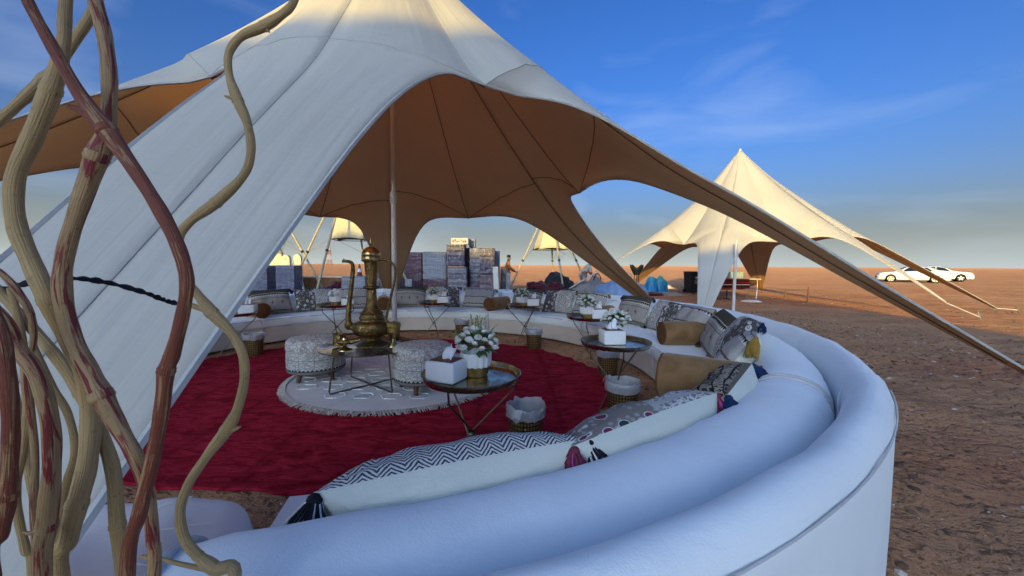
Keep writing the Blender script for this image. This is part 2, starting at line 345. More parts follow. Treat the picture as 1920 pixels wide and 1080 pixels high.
M['rubber'] = simple('tyre_rubber', (.012, .012, .012), .85)
M['cone_orange'] = simple('cone_maroon_plastic', (.16, .035, .02), .6)
M['white_plastic'] = simple('white_plastic', (.75, .76, .76), .5)
M['cool'] = simple('pale_aqua_cooler', (.42, .60, .63), .5)
M['steel'] = simple('galvanised_steel', (.42, .42, .42), .4, .9)
m = Mat('red_striped_kilim', .95, (.2, .02, .03), 0, .1); s = m.sep(m.coord()); f = m.math('PINGPONG', m.math('MULTIPLY', s[2], 9.), .5)
c = m.mix(m.ramp(f, .2, .26), (.19, .012, .018), (.025, .015, .015)); c = m.mix(m.ramp(m.math('PINGPONG', m.math('ADD', m.math('MULTIPLY', s[2], 4.), .2), .5), .40, .44), c, (.42, .33, .26)); m.color(c); M['kilim_red'] = m.m
M['car'] = Mat('white_car_paint', .22, (.72, .74, .72), 0, .5).inp('Coat Weight', .6).m
M['glass'] = Mat('dark_car_glass', .06, (.012, .016, .022), 0, .6).m
M['rim'] = simple('alloy_rim', (.50, .50, .50), .3, .9)
M['lamp_clear'] = Mat('headlamp_glass', .1, (.25, .27, .3), 0, .6).m
M['lamp_red'] = Mat('tail_lamp', .2, (.22, .01, .01), 0, .5).m
M['skin'] = simple('skin', (.20, .105, .065), .6)
M['hair'] = simple('black_hair', (.01, .009, .008), .7)
M['orange_vest'] = fabric('orange_work_jacket', (.50, .14, .03), 150)
M['pale_cloth'] = fabric('pale_trousers', (.45, .40, .32), 150)
M['tower_red'] = simple('mast_red', (.38, .11, .08), .6); M['tower_white'] = simple('mast_white', (.62, .58, .54), .6)
M['blocker'] = simple('blocker_brown', (.32, .18, .10), .95, 0, .25, 1.2, .8, 3)
M['green_metal'] = simple('bronze_green_metal', (.05, .055, .03), .6, .4)

# ------------------------------------------------------------------ geometry helpers
class MB:
    def __init__(s): s.v = []; s.f = []; s.uv = {}; s.mi = []; s.cur = 0
    def add(s, vs, fs, M4=None, uvs=None):
        b = len(s.v)
        s.v += [tuple(M4 @ Vector(p)) if M4 is not None else tuple(p) for p in vs]
        for k, f in enumerate(fs):
            if uvs: s.uv[len(s.f)] = [uvs[i] for i in f]
            s.f.append(tuple(i+b for i in f)); s.mi.append(s.cur)
        return s
    def box(s, c, d, M4=None, top=1., taper=None):
        x, y, z = (q/2 for q in d); tx = ty = top
        if taper: tx, ty = taper
        vs = [(-x,-y,-z),(x,-y,-z),(x,y,-z),(-x,y,-z),(-x*tx,-y*ty,z),(x*tx,-y*ty,z),(x*tx,y*ty,z),(-x*tx,y*ty,z)]
        vs = [(a+c[0], b+c[1], e+c[2]) for a, b, e in vs]
        return s.add(vs, [(0,3,2,1),(4,5,6,7),(0,1,5,4),(1,2,6,5),(2,3,7,6),(3,0,4,7)], M4)
    def bbox(s, c, d, bev=.01, M4=None, segs=2):
        bm = bmesh.new(); bmesh.ops.create_cube(bm, size=1)
        for v in bm.verts: v.co = Vector((v.co.x*d[0], v.co.y*d[1], v.co.z*d[2]))
        bmesh.ops.bevel(bm, geom=bm.edges[:], offset=bev, segments=segs, affect='EDGES', profile=.5)
        bm.verts.index_update()
        s.add([tuple(v.co+Vector(c)) for v in bm.verts], [tuple(v.index for v in f.verts) for f in bm.faces], M4); bm.free(); return s
    def tube(s, pts, rad, n=8, M4=None, cap=True, L=None):
        pts = [Vector(p) for p in pts]; m = len(pts)
        if not hasattr(rad, '__len__'): rad = [rad]*m
        t0 = (pts[1]-pts[0]).normalized(); ref = Vector((0,0,1)) if abs(t0.z) < .9 else Vector((1,0,0))
        nrm = t0.cross(ref).normalized(); vs = []; uvs = []; acc = 0.
        for i, p in enumerate(pts):
            t = (pts[min(i+1, m-1)]-pts[max(i-1, 0)]).normalized()
            nrm = (nrm-t*nrm.dot(t)).normalized(); bn = t.cross(nrm)
            if i: acc += (p-pts[i-1]).length
            for k in range(n+1):
                a = 2*PI*k/n; vs.append(p+(nrm*math.cos(a)+bn*math.sin(a))*rad[i]); uvs.append((k/n, acc*4))
        q = n+1
        fs = [(i*q+k, i*q+k+1, (i+1)*q+k+1, (i+1)*q+k) for i in range(m-1) for k in range(n)]
        s.add(vs, fs, M4, uvs)
        if cap:
            s.add([vs[k] for k in range(n)], [tuple(range(n-1, -1, -1))], M4); s.add([vs[(m-1)*q+k] for k in range(n)], [tuple(range(n))], M4)
        return s
    def lathe(s, prof, n=24, c=(0,0,0), M4=None, flute=None):
        vs = []; uvs = []; m = len(prof); z0 = min(p[1] for p in prof); z1 = max(p[1] for p in prof)+1e-6
        for r, z in prof:
            for k in range(n+1):
                a = 2*PI*k/n; rr = r*(flute(a, z) if flute else 1)
                vs.append((c[0]+rr*math.cos(a), c[1]+rr*math.sin(a), c[2]+z)); uvs.append((k/n, (z-z0)/(z1-z0)))
        q = n+1
        return s.add(vs, [(i*q+k, i*q+k+1, (i+1)*q+k+1, (i+1)*q+k) for i in range(m-1) for k in range(n)], M4, uvs)
    def ell(s, c, d, n=10, m=6, M4=None):
        prof = [(max(1e-4, math.sin(PI*i/m)), -math.cos(PI*i/m)) for i in range(m+1)]
        T = Matrix.Translation(c) @ Matrix.Diagonal((d[0], d[1], d[2], 1))
        return s.lathe(prof, n, (0,0,0), (M4 @ T) if M4 is not None else T)
    def build(s, name, mat, parent=None, smooth=True, weld=True, kind=None):
        me = bpy.data.meshes.new(name); me.from_pydata(s.v, [], s.f)
        mats = mat if isinstance(mat, list) else [mat]
        for q in mats: me.materials.append(q)
        if s.uv:
            l = me.uv_layers.new(name='UVMap'); arr = np.zeros((len(me.loops), 2), np.float32); k = 0
            for i, f in enumerate(s.f):
                u = s.uv.get(i)
                if u: arr[k:k+len(f)] = u
                k += len(f)
            l.data.foreach_set('uv', arr.ravel())
        if len(mats) > 1: me.polygons.foreach_set('material_index', s.mi)
        if weld:
            bm = bmesh.new(); bm.from_mesh(me); bmesh.ops.remove_doubles(bm, verts=bm.verts, dist=1e-5); bm.to_mesh(me); bm.free()
        if smooth:
            me.polygons.foreach_set('use_smooth', [True]*len(me.polygons)); me.set_sharp_from_angle(angle=R(38))
        me.update()
        return link(name, me, parent, kind)
def link(name, data, parent=None, kind=None):
    o = bpy.data.objects.new(name, data); col.objects.link(o)
    if parent is not None: o.parent = parent
    if kind: o['kind'] = kind
    return o
def thing(name, label, cat, loc=(0,0,0), rz=0., group=None):
    o = link(name, None); o.empty_display_size = .1; o.location = loc; o.rotation_euler = (0, 0, rz)
    return tag(o, label, cat, group)
def tag(o, label, cat, group=None):
    o['label'] = label; o['category'] = cat
    if group: o['group'] = group
    return o
def copy_tree(o, parent=None):
    c = o.copy(); col.objects.link(c); c.parent = parent
    for ch in kids.get(o.name, []): copy_tree(ch, c)
    return c
kids = {}
def index_children():
    kids.clear()
    for o in bpy.data.objects:
        if o.parent is not None: kids.setdefault(o.parent.name, []).append(o)
def TR(x=0, y=0, z=0, rz=0., rx=0., ry=0.):
    return Matrix.Translation((x, y, z)) @ Matrix.Rotation(rz, 4, 'Z') @ Matrix.Rotation(ry, 4, 'Y') @ Matrix.Rotation(rx, 4, 'X')
def smoothpath(pts, n=6):
    P = [np.array(p, float) for p in pts]; P = [2*P[0]-P[1]]+P+[2*P[-1]-P[-2]]; outp = []
    for i in range(1, len(P)-2):
        a, b, c, d = P[i-1:i+3]
        for k in range(n):
            t = k/n; outp.append(.5*(2*b+(c-a)*t+(2*a-5*b+4*c-d)*t*t+(-a+3*b-3*c+d)*t**3))
    outp.append(P[-2]); return outp
def interp(x, tab):
    xs = [t[0] for t in tab]; ys = [t[1] for t in tab]; return float(np.interp(x, xs, ys))
def smooth_tab(tab, n=8):
    return [tuple(p) for p in smoothpath(tab, n)]

# ------------------------------------------------------------------ ground
CX, CY = -1.41, 4.34                                   # middle of the seating circle
def axis(lo, hi, step, far, neg):
    a = list(np.arange(lo, hi, step)); d = step
    while a[-1] < far: d *= 1.22; a.append(a[-1]+d)
    d = step
    while a[0] > neg: d *= 1.22; a.insert(0, a[0]-d)
    return np.array(a)
gx = axis(-5.5, 9., .075, 6000, -6000); gy_ = axis(-.6, 13., .075, 6000, -6000)
GX, GY = np.meshgrid(gx, gy_)
def vnoise(x, y, f, seed):
    x = x*f+seed*17.3; y = y*f-seed*9.1; xi = np.floor(x).astype(np.int64); yi = np.floor(y).astype(np.int64); xf = x-xi; yf = y-yi
    xf = xf*xf*(3-2*xf); yf = yf*yf*(3-2*yf)
    def h(a, b):
        q = np.sin(a*127.1+b*311.7+seed*74.7)*43758.5453; return q-np.floor(q)
    return (h(xi, yi)*(1-xf)+h(xi+1, yi)*xf)*(1-yf)+(h(xi, yi+1)*(1-xf)+h(xi+1, yi+1)*xf)*yf-.5
def ground_h(x, y):
    x = np.asarray(x, float); y = np.asarray(y, float)
    d = np.hypot(x-CX, y-CY); near = np.hypot(x-2, y-5)
    k = np.clip((d-3.2)/1.2, 0, 1); k2 = np.clip((near-9)/14, 0, 1)
    z = .010*vnoise(x, y, 5.5, 3)+.006*vnoise(x, y, 12, 4)
    z = z*(.35+.65*k)+k*(.022*vnoise(x, y, 2.3, 1)+.02*vnoise(x, y, .9, 2))
    for (x0, y0, x1, y1, bend) in ((2.2, .2, 15, 9.6, .6), (3.7, .2, 16.4, 8.6, .6), (4.2, 3.0, 9.5, 20, -.5), (5.7, 2.6, 11.2, 20, -.5)):
        L_ = math.hypot(x1-x0, y1-y0); ux, uy = (x1-x0)/L_, (y1-y0)/L_; s_ = (x-x0)*ux+(y-y0)*uy; dd = -(x-x0)*uy+(y-y0)*ux-bend*np.sin(s_/L_*PI)
        on = np.clip(s_/.6, 0, 1)*np.clip((L_-s_)/2, 0, 1); z += on*(-.018*np.exp(-(dd/.11)**2)*(1+.35*np.sin(s_*26))+.012*np.exp(-((np.abs(dd)-.2)/.06)**2))
    for q_ in range(60):
        fx, fy = 2.6+6.5*((q_*.6180339) % 1), .8+9*((q_*.7548776) % 1); a_ = q_*1.3; ca, sa = math.cos(a_), math.sin(a_)
        if math.hypot(fx-CX, fy-CY) < 4.4: continue
        u_ = (x-fx)*ca+(y-fy)*sa; w_ = -(x-fx)*sa+(y-fy)*ca; e_ = (u_/.15)**2+(w_/.06)**2; z += -.02*np.exp(-e_*1.5)+.008*np.exp(-((np.sqrt(e_+1e-9)-1.25)/.25)**2)
    z += k2*(.10*vnoise(x, y, .45, 5)+.12*vnoise(x, y, .17, 6))*np.clip(2-near/300, .0, 1)
    far = np.clip((near-90)/400, 0, 1); z += far*(1.2*vnoise(x, y, .012, 7)+.8*vnoise(x, y, .03, 8))*.9
    return z
GZ = ground_h(GX, GY)
nx, ny = len(gx), len(gy_)
me = bpy.data.meshes.new('ground'); 
vv = np.stack([GX, GY, GZ], -1).reshape(-1, 3)
ii = np.arange(nx*ny).reshape(ny, nx)
ff = np.stack([ii[:-1,:-1], ii[:-1,1:], ii[1:,1:], ii[1:,:-1]], -1).reshape(-1, 4)
me.vertices.add(len(vv)); me.vertices.foreach_set('co', vv.ravel()); me.loops.add(ff.size); me.loops.foreach_set('vertex_index', ff.ravel())
me.polygons.add(len(ff)); me.polygons.foreach_set('loop_start', np.arange(len(ff))*4); me.polygons.foreach_set('use_smooth', np.ones(len(ff), bool))
me.update(); me.validate(); me.materials.append(M['sand']); link('ground', me, None, 'structure')
def gh(x, y): return float(ground_h(x, y))
# loose stones and clods
bm = bmesh.new(); bmesh.ops.create_icosphere(bm, subdivisions=1, radius=1); iv = np.array([v.co for v in bm.verts]); iff = np.array([[v.index for v in f.verts] for f in bm.faces]); bm.free()
def pebbles(n, xr, yr, s0, s1, reject):
    X = np.random.uniform(*xr, n*4); Y = np.random.uniform(*yr, n*4); dens = vnoise(X, Y, .8, 12)+.5*vnoise(X, Y, 2.3, 13)
    ok = np.array([not reject(a, b) for a, b in zip(X, Y)]) & (dens > np.random.uniform(-.45, .25, n*4)); X, Y = X[ok][:n], Y[ok][:n]; n = len(X)
    Z = ground_h(X, Y); s = s0*(s1/s0)**(np.random.rand(n)**2.8); sc = np.stack([np.random.uniform(.7, 1.4, n), np.random.uniform(.7, 1.3, n), np.random.uniform(.4, .75, n)], -1)*s[:, None]
    P = iv[None]*(1+.16*np.random.randn(n, len(iv), 1))*sc[:, None]; a = np.random.rand(n)*6.283; c, q = np.cos(a)[:, None], np.sin(a)[:, None]
    V = np.stack([P[..., 0]*c-P[..., 1]*q+X[:, None], P[..., 0]*q+P[..., 1]*c+Y[:, None], P[..., 2]+(Z+.1*sc[:, 2])[:, None]], -1).reshape(-1, 3)
    F = (iff[None]+(np.arange(n)*len(iv))[:, None, None]).reshape(-1, 3)
    return V, F
rej = lambda x, y: (2.0 < math.hypot(x-CX, y-CY) and 2.98 < math.hypot(x-CX, y-CY) < 4.1 and y > 1.2) or ((x+1.6)/2.7)**2+((y-4.28)/2.2)**2 < 1.05 or (x < .6 and y < .4)
pv, pf = pebbles(15000, (-4.5, 8.), (.6, 11.), .004, .028, rej)
pv2, pf2 = pebbles(5000, (1.5, 16.), (1.5, 24.), .008, .034, rej); pf2 = pf2+len(pv); pv = np.concatenate([pv, pv2]); pf = np.concatenate([pf, pf2])
pv3, pf3 = pebbles(900, (-2.6, .4), (1.2, 2.6), .004, .026, rej); pf3 = pf3+len(pv); pv = np.concatenate([pv, pv3]); pf = np.concatenate([pf, pf3])
me = bpy.data.meshes.new('gravel'); me.from_pydata(pv.tolist(), [], pf.tolist()); me.polygons.foreach_set('use_smooth', [False]*len(me.polygons)); me.materials.append(M['pebble'])
tag(link('gravel', me, None, 'stuff'), 'small stones and clods strewn over the reddish sand', 'gravel')

# ------------------------------------------------------------------ star tents
def star_tent(name, label, cen, apex, legs, crowns, pole_r=.029, seam=True, ropes=True, group='star shaped canvas shade tents', nrow=30):
    """legs: (azimuth deg, ridge table [(r, z)...], neck half width, tip half width); crowns[i] between leg i and i+1: (r, z)"""
    t = thing(name, label, 'tent', (cen[0], cen[1], 0), 0, group)
    n = len(legs); mb = MB(); seams_in = []; ring_pts = []
    def pol(az, r, z): return (r*math.cos(az), r*math.sin(az), z)
    for k in range(n):
        for side in (1, -1):
            a0 = R(legs[k][0]); j = (k+1) % n if side == 1 else (k-1) % n
            a1 = R(legs[j][0])
            while side == 1 and a1 < a0: a1 += 2*PI
            while side == -1 and a1 > a0: a1 -= 2*PI
            am = (a0+a1)/2; rc, zc = crowns[k] if side == 1 else crowns[j]
            tab = smooth_tab([(0, apex)]+legs[k][1]); rt = tab[-1][0]; wn_, wt_ = legs[k][2], legs[k][3]
            ring = rc*.98; hw = rc*math.sin(abs(am-a0))
            rows = []
            NR, NL = 14, nrow
            for i in range(NR+1):                       # roof part: ridge to mid line
                q = i/NR; r0 = max(.02, ring*q); r1 = max(.02, rc*q)
                z1 = zc+(apex-zc)*(1-q)**1.12; rows.append((a0, r0, interp(r0, tab), am, r1, z1))
            for i in range(1, NL+1):                    # leg part: ridge to free edge
                q = (i/NL)**1.5; r = ring+(rt-ring)*q; u = (rc+(rt-rc)*q)-rc; r1 = rc+u
                wl = wn_+(wt_-wn_)*q**1.25
                w = wl+(hw-wl)*math.exp(-math.sqrt(u/.26)) if hw > wl else wl
                az = a0+(1 if side == 1 else -1)*math.atan2(w, r1*.999) if w < hw*.9999 else am
                zr = interp(r, tab); dz = (interp(rc, tab)-zc)*math.exp(-u/.42)
                rows.append((a0, r, zr, az, r1, max(.03, zr-dz-.02*(1-q))))
            S = 9; vs = []; uvs = []
            for i, (aa, ra, za, ab, rb, zb) in enumerate(rows):
                for s_ in range(S+1):
                    f = s_/S; az = aa+(ab-aa)*f; r = ra+(rb-ra)*f; z = za+(zb-za)*(f**1.9)
                    x, y = r*math.cos(az), r*math.sin(az)
                    hh = max(0., min(1, (i-3)/10))
                    z += hh*.010*math.sin(s_*2.4+i*.13)*math.sin(PI*f)
                    vs.append((x, y, z)); uvs.append((k+side*f*.5+.5, i/len(rows)*3))
            q = S+1; fs = []
            for i in range(len(rows)-1):
                for s_ in range(S):
                    fc = (i*q+s_, i*q+s_+1, (i+1)*q+s_+1, (i+1)*q+s_)
                    fs.append(fc if side == -1 else fc[::-1])
            mb.add(vs, fs, None, uvs)
            if side == 1: seams_in.append([vs[i*q+S] for i in range(NR+1)])
            if side == 1: seams_in.append([vs[i*q] for i in range(len(rows)-1)])
            ring_pts.append([vs[NR*q+s_] for s_ in range(S+1)])
            ed = MB(); ed.tube([vs[i*q+S] for i in range(NR, len(rows))], .010, 5)
            mb_edges.setdefault(name, []).append(ed)
    can = mb.build('canopy', [M['canvas_out'], M['canvas_in']], t)
    # face normals outward
    bm = bmesh.new(); bm.from_mesh(can.data); bmesh.ops.recalc_face_normals(bm, faces=bm.faces)
    up = sum(f.normal.z*f.calc_area() for f in bm.faces)
    if up < 0: bmesh.ops.reverse_faces(bm, faces=bm.faces)
    bm.to_mesh(can.data); bm.free()
    sol = can.modifiers.new('cloth', 'SOLIDIFY'); sol.thickness = .008; sol.offset = -1; sol.material_offset = 1; sol.material_offset_rim = 0
    for ed in mb_edges.pop(name): ed.build('hem', M['seam_out'], t)
    if seam:
        for p in seams_in+ring_pts:
            MB().tube([(x*(1-.010/max(.05, math.hypot(x, y))), y*(1-.010/max(.05, math.hypot(x, y))), z-.012) for x, y, z in p], .0042, 5).build('inner_seam', M['seam_in'], t)
            MB().tube([(x*1.0005, y*1.0005, z+.001) for x, y, z in p], .0026, 5).build('outer_seam', M['seam_out'], t)
    pl = MB().tube([(0, 0, -.02), (0, 0, apex+.03)], [pole_r, pole_r*.85], 14).build('pole', M['pole'], t)
    MB().lathe([(pole_r*1.0, 1.98), (pole_r*1.35, 2.0), (pole_r*1.35, 2.1), (pole_r, 2.12)], 14).build('pole_sleeve', M['pole'], pl)
    MB().lathe([(.0001, .02), (.12, .02), (.13, 0), (.0001, 0)][::-1], 16).build('base_plate', M['steel'], pl)
    if ropes:
        for k in range(n):
            a = R(legs[k][0]); tab = legs[k][1]; rt, zt = tab[-1]
            ext = max(.5, zt*1.5); b = (math.cos(a)*(rt+ext), math.sin(a)*(rt+ext)); wx, wy = b[0]+cen[0], b[1]+cen[1]; g = gh(wx, wy)
            MB().tube([pol(a, rt-.03, zt+.0), (b[0], b[1], g+.06)], .010, 6).build('guy_strap', M['webbing'], t)
            MB().tube([(b[0]+.05*math.cos(a), b[1]+.05*math.sin(a), g-.1), (b[0]-.05*math.cos(a), b[1]-.05*math.sin(a), g+.2)], .014, 7).build('ground_stake', M['steel'], t)
    return t
mb_edges = {}
L1 = [(.55, 4.28), (1.0, 3.70), (1.52, 3.08), (1.95, 2.58), (2.43, 2.12), (2.76, 1.81), (3.11, 1.47), (3.43, 1.16), (4.5, .12)]
L2 = [(.68, 4.18), (1.29, 3.57), (1.91, 3.03), (2.84, 2.26), (3.55, 1.79), (4.36, 1.24), (5.1, .76), (5.55, .47)]
L3 = [(.68, 4.12), (1.3, 3.46), (2.0, 2.80), (2.9, 2.05), (3.77, 1.52), (4.52, 1.14), (5.43, .70), (6.7, .08)]
L6 = [(.62, 4.2), (1.2, 3.55), (1.9, 2.90), (2.8, 2.2), (3.6, 1.7), (4.5, 1.1), (6.1, .1)]
star_tent('star_tent', 'large white star tent with tan lining pitched over the sofa circle', (-1.35, 4.40), 4.98,
          [(-86, L1, .42, .20), (-16, L2, .36, .025), (42, L3, .34, .06), (108, L3, .34, .05), (160, L3, .34, .06), (212, L6, .40, .06)],
          [(1.80, 2.66), (2.26, 2.22), (2.33, 2.10), (2.5, 2.05), (2.3, 2.2), (1.78, 2.62)])
G2 = [(.8, 4.55), (1.5, 3.75), (2.4, 2.95), (3.3, 2.25), (4.3, 1.55), (5.4, .85), (6.6, .1)]
G2f = [(.8, 4.45), (1.5, 3.55), (2.3, 2.72), (3.0, 2.1), (3.6, 1.5), (4.2, .85), (4.9, .06)]
G2r = [(.8, 4.68), (1.6, 3.95), (2.6, 3.12), (3.6, 2.35), (4.6, 1.62), (5.6, .95), (6.9, .1)]
G2s = [(.8, 4.6), (1.5, 3.85), (2.4, 3.0), (3.3, 2.2), (4.2, 1.38), (5.3, .4)]
star_tent('star_tent', 'smaller sunlit star tent standing apart on the sand with its own bare pole', (8.35, 14.4), 5.58,
          [(-128.5, G2f, .50, .10), (-54, G2s, .42, .05), (-24, G2r, .50, .06), (50, G2, .62, .05), (108, G2, .62, .06), (174, G2, .42, .06)],
          [(2.55, 2.05), (3.2, 2.25), (2.9, 2.2), (2.7, 2.05), (2.7, 2.05), (2.6, 2.05)], .05, nrow=24)
pr = thing('prop_pole', 'thin pale pole standing upright just behind the sofa under the second tent', 'pole', (6.55, 11.3, 0))
MB().tube([(0, 0, -.05), (.03, .05, 1.95)], [.045, .04], 10).build('shaft', M['pole'], pr)
MB().tube([(.03, .05, 1.93), (.03, .05, 2.05)], .022, 8).build('spigot', M['steel'], pr)

# added unseen blocker far behind the viewer, outlined to shade the seating circle
prof = [(-39, 0), (-37.5, 6), (-34, 11.0), (-29, 12.6), (-25, 13.3), (-21.8, 13.2), (-19.6, 11.9), (-18.7, 11.8), (-18, 12.4), (-17, 12.05), (-16.3, 12.05), (-15.5, 12.7), (-12.8, 12.8), (-10.6, 12.1), (-9.3, 11.4), (-8.8, 10.4), (-8.55, 4), (-8.4, 0)]
P3 = smoothpath(prof, 4); vs = []; K = 9
for x, z in P3:
    for k in range(K):
        f = k/(K-1)*2-1; e = max(0., 1-abs(f)**2.2); h_ = z*e
        n_ = noise.noise(Vector((x*.35, f*4, 1)))+.5*noise.noise(Vector((x*.9, f*9, 4)))
        vs.append((x+(n_*.8*(abs(f) > .1)), -42+f*14*(1+.15*n_), h_*(1+.06*n_*(abs(f) > .1))-.4))
MB().add(vs, [(i*K+k, i*K+k+1, (i+1)*K+k+1, (i+1)*K+k) for i in range(len(P3)-1) for k in range(K-1)]).build('unseen_shade_blocker', M['blocker'], None, True, True, 'structure')

# ------------------------------------------------------------------ curved sofa sections
SEAT = .43
def sweep(prof, a0, a1, n, closed=True, cap=True, fn=None):
    """prof: (r, z) loop swept about the circle centre"""
    m = MB(); k = len(prof); vs = []; uvs = []
    for i in range(n+1):
        a = a0+(a1-a0)*i/n
        for j, (r, z) in enumerate(prof):
            if fn: r, z = fn(r, z, i/n)
            vs.append((r*math.cos(a), r*math.sin(a), z)); uvs.append((i/n, j/k))
    kk = k if closed else k-1
    m.add(vs, [(i*k+j, i*k+(j+1) % k, (i+1)*k+(j+1) % k, (i+1)*k+j) for i in range(n) for j in range(kk)])
    if cap and closed: m.add(vs[:k], [tuple(range(k-1, -1, -1))]); m.add(vs[-k:], [tuple(range(k))])
    return m
def rrect(r0, r1, z0, z1, b, n=5, bt=None):
    pts = []; bt = b if bt is None else bt
    for cx, cz, s, bb in ((r1-b, z0+b, -90, b), (r1-bt, z1-bt, 0, bt), (r0+bt, z1-bt, 90, bt), (r0+b, z0+b, 180, b)):
        for i in range(n+1):
            a = R(s+90*i/n); pts.append((cx+bb*math.cos(a), cz+bb*math.sin(a)))
    return pts
def superell(rc, zc, wr, wz, n=22, p=2.4):
    out_ = []
    for i in range(n):
        a = 2*PI*i/n; c, s_ = math.cos(a), math.sin(a)
        out_.append((rc+wr*math.copysign(abs(c)**(2/p), c), zc+wz*math.copysign(abs(s_)**(2/p), s_)))
    return out_
def sofa_section(a0, a1, label, endcaps=(0, 0)):
    g = .16; t = thing('curved_sofa', label, 'sofa', (CX, CY, 0), 0, 'curved sofa sections in a ring'); A0, A1 = R(a0+g), R(a1-g); n = 26
    def soft(amp, rc, zc):                              # pull cushion ends in a little
        def fn(r, z, f):
            e = min(f, 1-f); q = max(0., 1-e/.018); s_ = 1-amp*q*q
            wob = 1+.012*math.sin(f*37+a0)+.008*math.sin(f*91+a0*2)
            an = math.atan2(z-zc, r-rc); s_ *= 1+.012*max(0., 1-e/.09)*math.sin(13*an+a0)+.004*math.sin(5*an+f*24)
            return rc+(r-rc)*s_*wob, zc+(z-zc)*s_*wob
        return fn
    b = sweep(rrect(2.99, 3.895, .035, SEAT-.035, .02), A0, A1, n).build('base', M['sofa_base'], t)
    st = sweep(rrect(2.975, 3.895, SEAT-.15, SEAT, .03, 4, .045), A0, A1, n, fn=soft(.0, 3.4, SEAT-.07)).build('seat', M['sofa'], t)
    for rr_, zz in ((2.985, SEAT-.024), ):
        sweep(superell(rr_, zz, .008, .008, 8, 2), A0, A1, n).build('piping', M['piping'], st)
    for aa in (A0, A1):
        MB().tube([(r*math.cos(aa), r*math.sin(aa), SEAT-.012) for r in (3.0, 3.2, 3.5, 3.7)], .007, 6).build('piping', M['piping'], st)
        MB().tube([(2.982*math.cos(aa), 2.982*math.sin(aa), z) for z in (.06, SEAT-.03)], .006, 6).build('piping', M['piping'], b)
    rl = sweep(superell(3.71, .535, .192, .19, 24, 2.3), A0, A1, n, fn=soft(.085, 3.71, .53)).build('back_cushion', M['sofa'], t)
    for aa in (A0+.004, A1-.004): MB().tube([(r*math.cos(aa), r*math.sin(aa), z) for r, z in superell(3.71, .535, .186, .184, 40, 2.3)+[superell(3.71, .535, .186, .184, 40, 2.3)[0]]], .008, 6).build('piping', M['piping'], rl)
    up = .018 if a0 < -70 else 0.
    shp = [(3.905, .03), (4.06, .03), (4.08, .05), (4.083, .30), (4.083, .66), (4.079, .705), (4.065, .745), (4.042, .770), (4.015, .780), (3.985, .776), (3.955, .756), (3.926, .715), (3.912, .66), (3.907, .5), (3.905, .3)]
    sh = sweep(shp, A0-R(.1), A1+R(.1), n, fn=lambda r, z, f: (r+up*.6+.003*math.sin(f*40+a0)*(z > .6), z+(up+.004*math.sin(f*23+a0) if z > .6 else 0))).build('back_shell', M['sofa'], t)
    sweep(superell(4.084+up*.6, .712+up, .003, .003, 8, 2), A0, A1, n).build('piping', M['piping'], sh)
    for aa in (A0, A1):
        MB().box((0, 0, .018), (.05, .05, .04), TR(3.1*math.cos(aa+(.04 if aa == A0 else -.04)), 3.1*math.sin(aa+(.04 if aa == A0 else -.04)), 0)).build('foot', M['black_plastic'], t, False)
    return t
BND = [-79, -39, -2, 33, 71, 109, 147, 186]
SL = ['pale curved sofa section nearest the viewer, holding the long chevron cushion',
      'pale curved sofa section at the right, below the toothed cushion with mustard tassels',
      'pale curved sofa section at the far right, under the second tent front leg',
      'pale curved sofa section in front of the heap of ropes and carpets',
      'pale curved sofa section at the far side, in front of the wrapped stacks',
      'pale curved sofa section behind the brass ewer, at the far left',
      'pale curved sofa section at the left, running behind the white tent leg']
for i in range(7): sofa_section(BND[i], BND[i+1], SL[i])
# upholstered ottoman with a wrinkled loose cover
ot = thing('ottoman', 'white ottoman with wrinkled loose cover in the lower left corner', 'ottoman', (-1.30, .99, 0), R(12))
mb = MB(); N = 56
def ottr(a, z):
    c, s_ = math.cos(a), math.sin(a); e = 3.2
    return 1/((abs(c)**e+abs(s_)**e)**(1/e))
prof = [(.02, .03), (.44, .03), (.455, .06), (.46, .30), (.455, .375), (.43, .425), (.38, .452), (.30, .462), (.2, .468), (.1, .470), (.001, .470)]
mb.lathe(smooth_tab(prof, 3), N, flute=ottr)
mb.v = [(x*1.05, y*.82, z+(.007*math.sin(9*math.atan2(y-.3, x+.5)+3*math.hypot(x, y))*(z > .38)+.006*math.sin(30*x+8*y)*(z > .4)+.012*noise.noise(Vector((x*5, y*5, 2)))*(z > .3))) for x, y, z in mb.v]
mb.build('cover', M['sofa'], ot)
for q in range(9):
    a = R(-60+q*38); p = [(.46*f*math.cos(a+.5*(1-f)), .36*f*math.sin(a+.5*(1-f)), .473+.003) for f in (.55, .7, .85, .93)]
    MB().tube(smoothpath(p, 4), [.001]+[.0035]*11+[.001], 5).build('crease', M['sofa'], ot)

# ------------------------------------------------------------------ cushions
def tassel(mb_, p, d, ln, fat, n=26, rng=random):
    """skirt of yarn strands hanging from p along d"""
    d = Vector(d).normalized(); s1 = d.orthogonal().normalized(); s2 = d.cross(s1); p = Vector(p)
    mb_.cur = 0; mb_.ell(p+d*fat*.4, (fat*.42, fat*.42, fat*.5), 8, 5)
    for i in range(int(n*2.2)):
        a = rng.random()*6.283; q = math.sqrt(rng.random()); o = s1*math.cos(a)+s2*math.sin(a)
        L = ln*rng.uniform(.8, 1.05)
        pts = [p+d*fat*.4+o*fat*.35*q, p+d*L*.45+o*fat*(.75*q+.2), p+d*L*.8+o*fat*(1.0*q+.12*rng.random()), p+d*L+o*fat*(1.05*q)+s1*fat*rng.uniform(-.2, .2)]
        mb_.cur = rng.choice((0, 0, 1)) if n > 30 else 0
        mb_.tube(pts, [fat*.075, fat*.085, fat*.075, fat*.04], 4, None, False)
    mb_.cur = 0
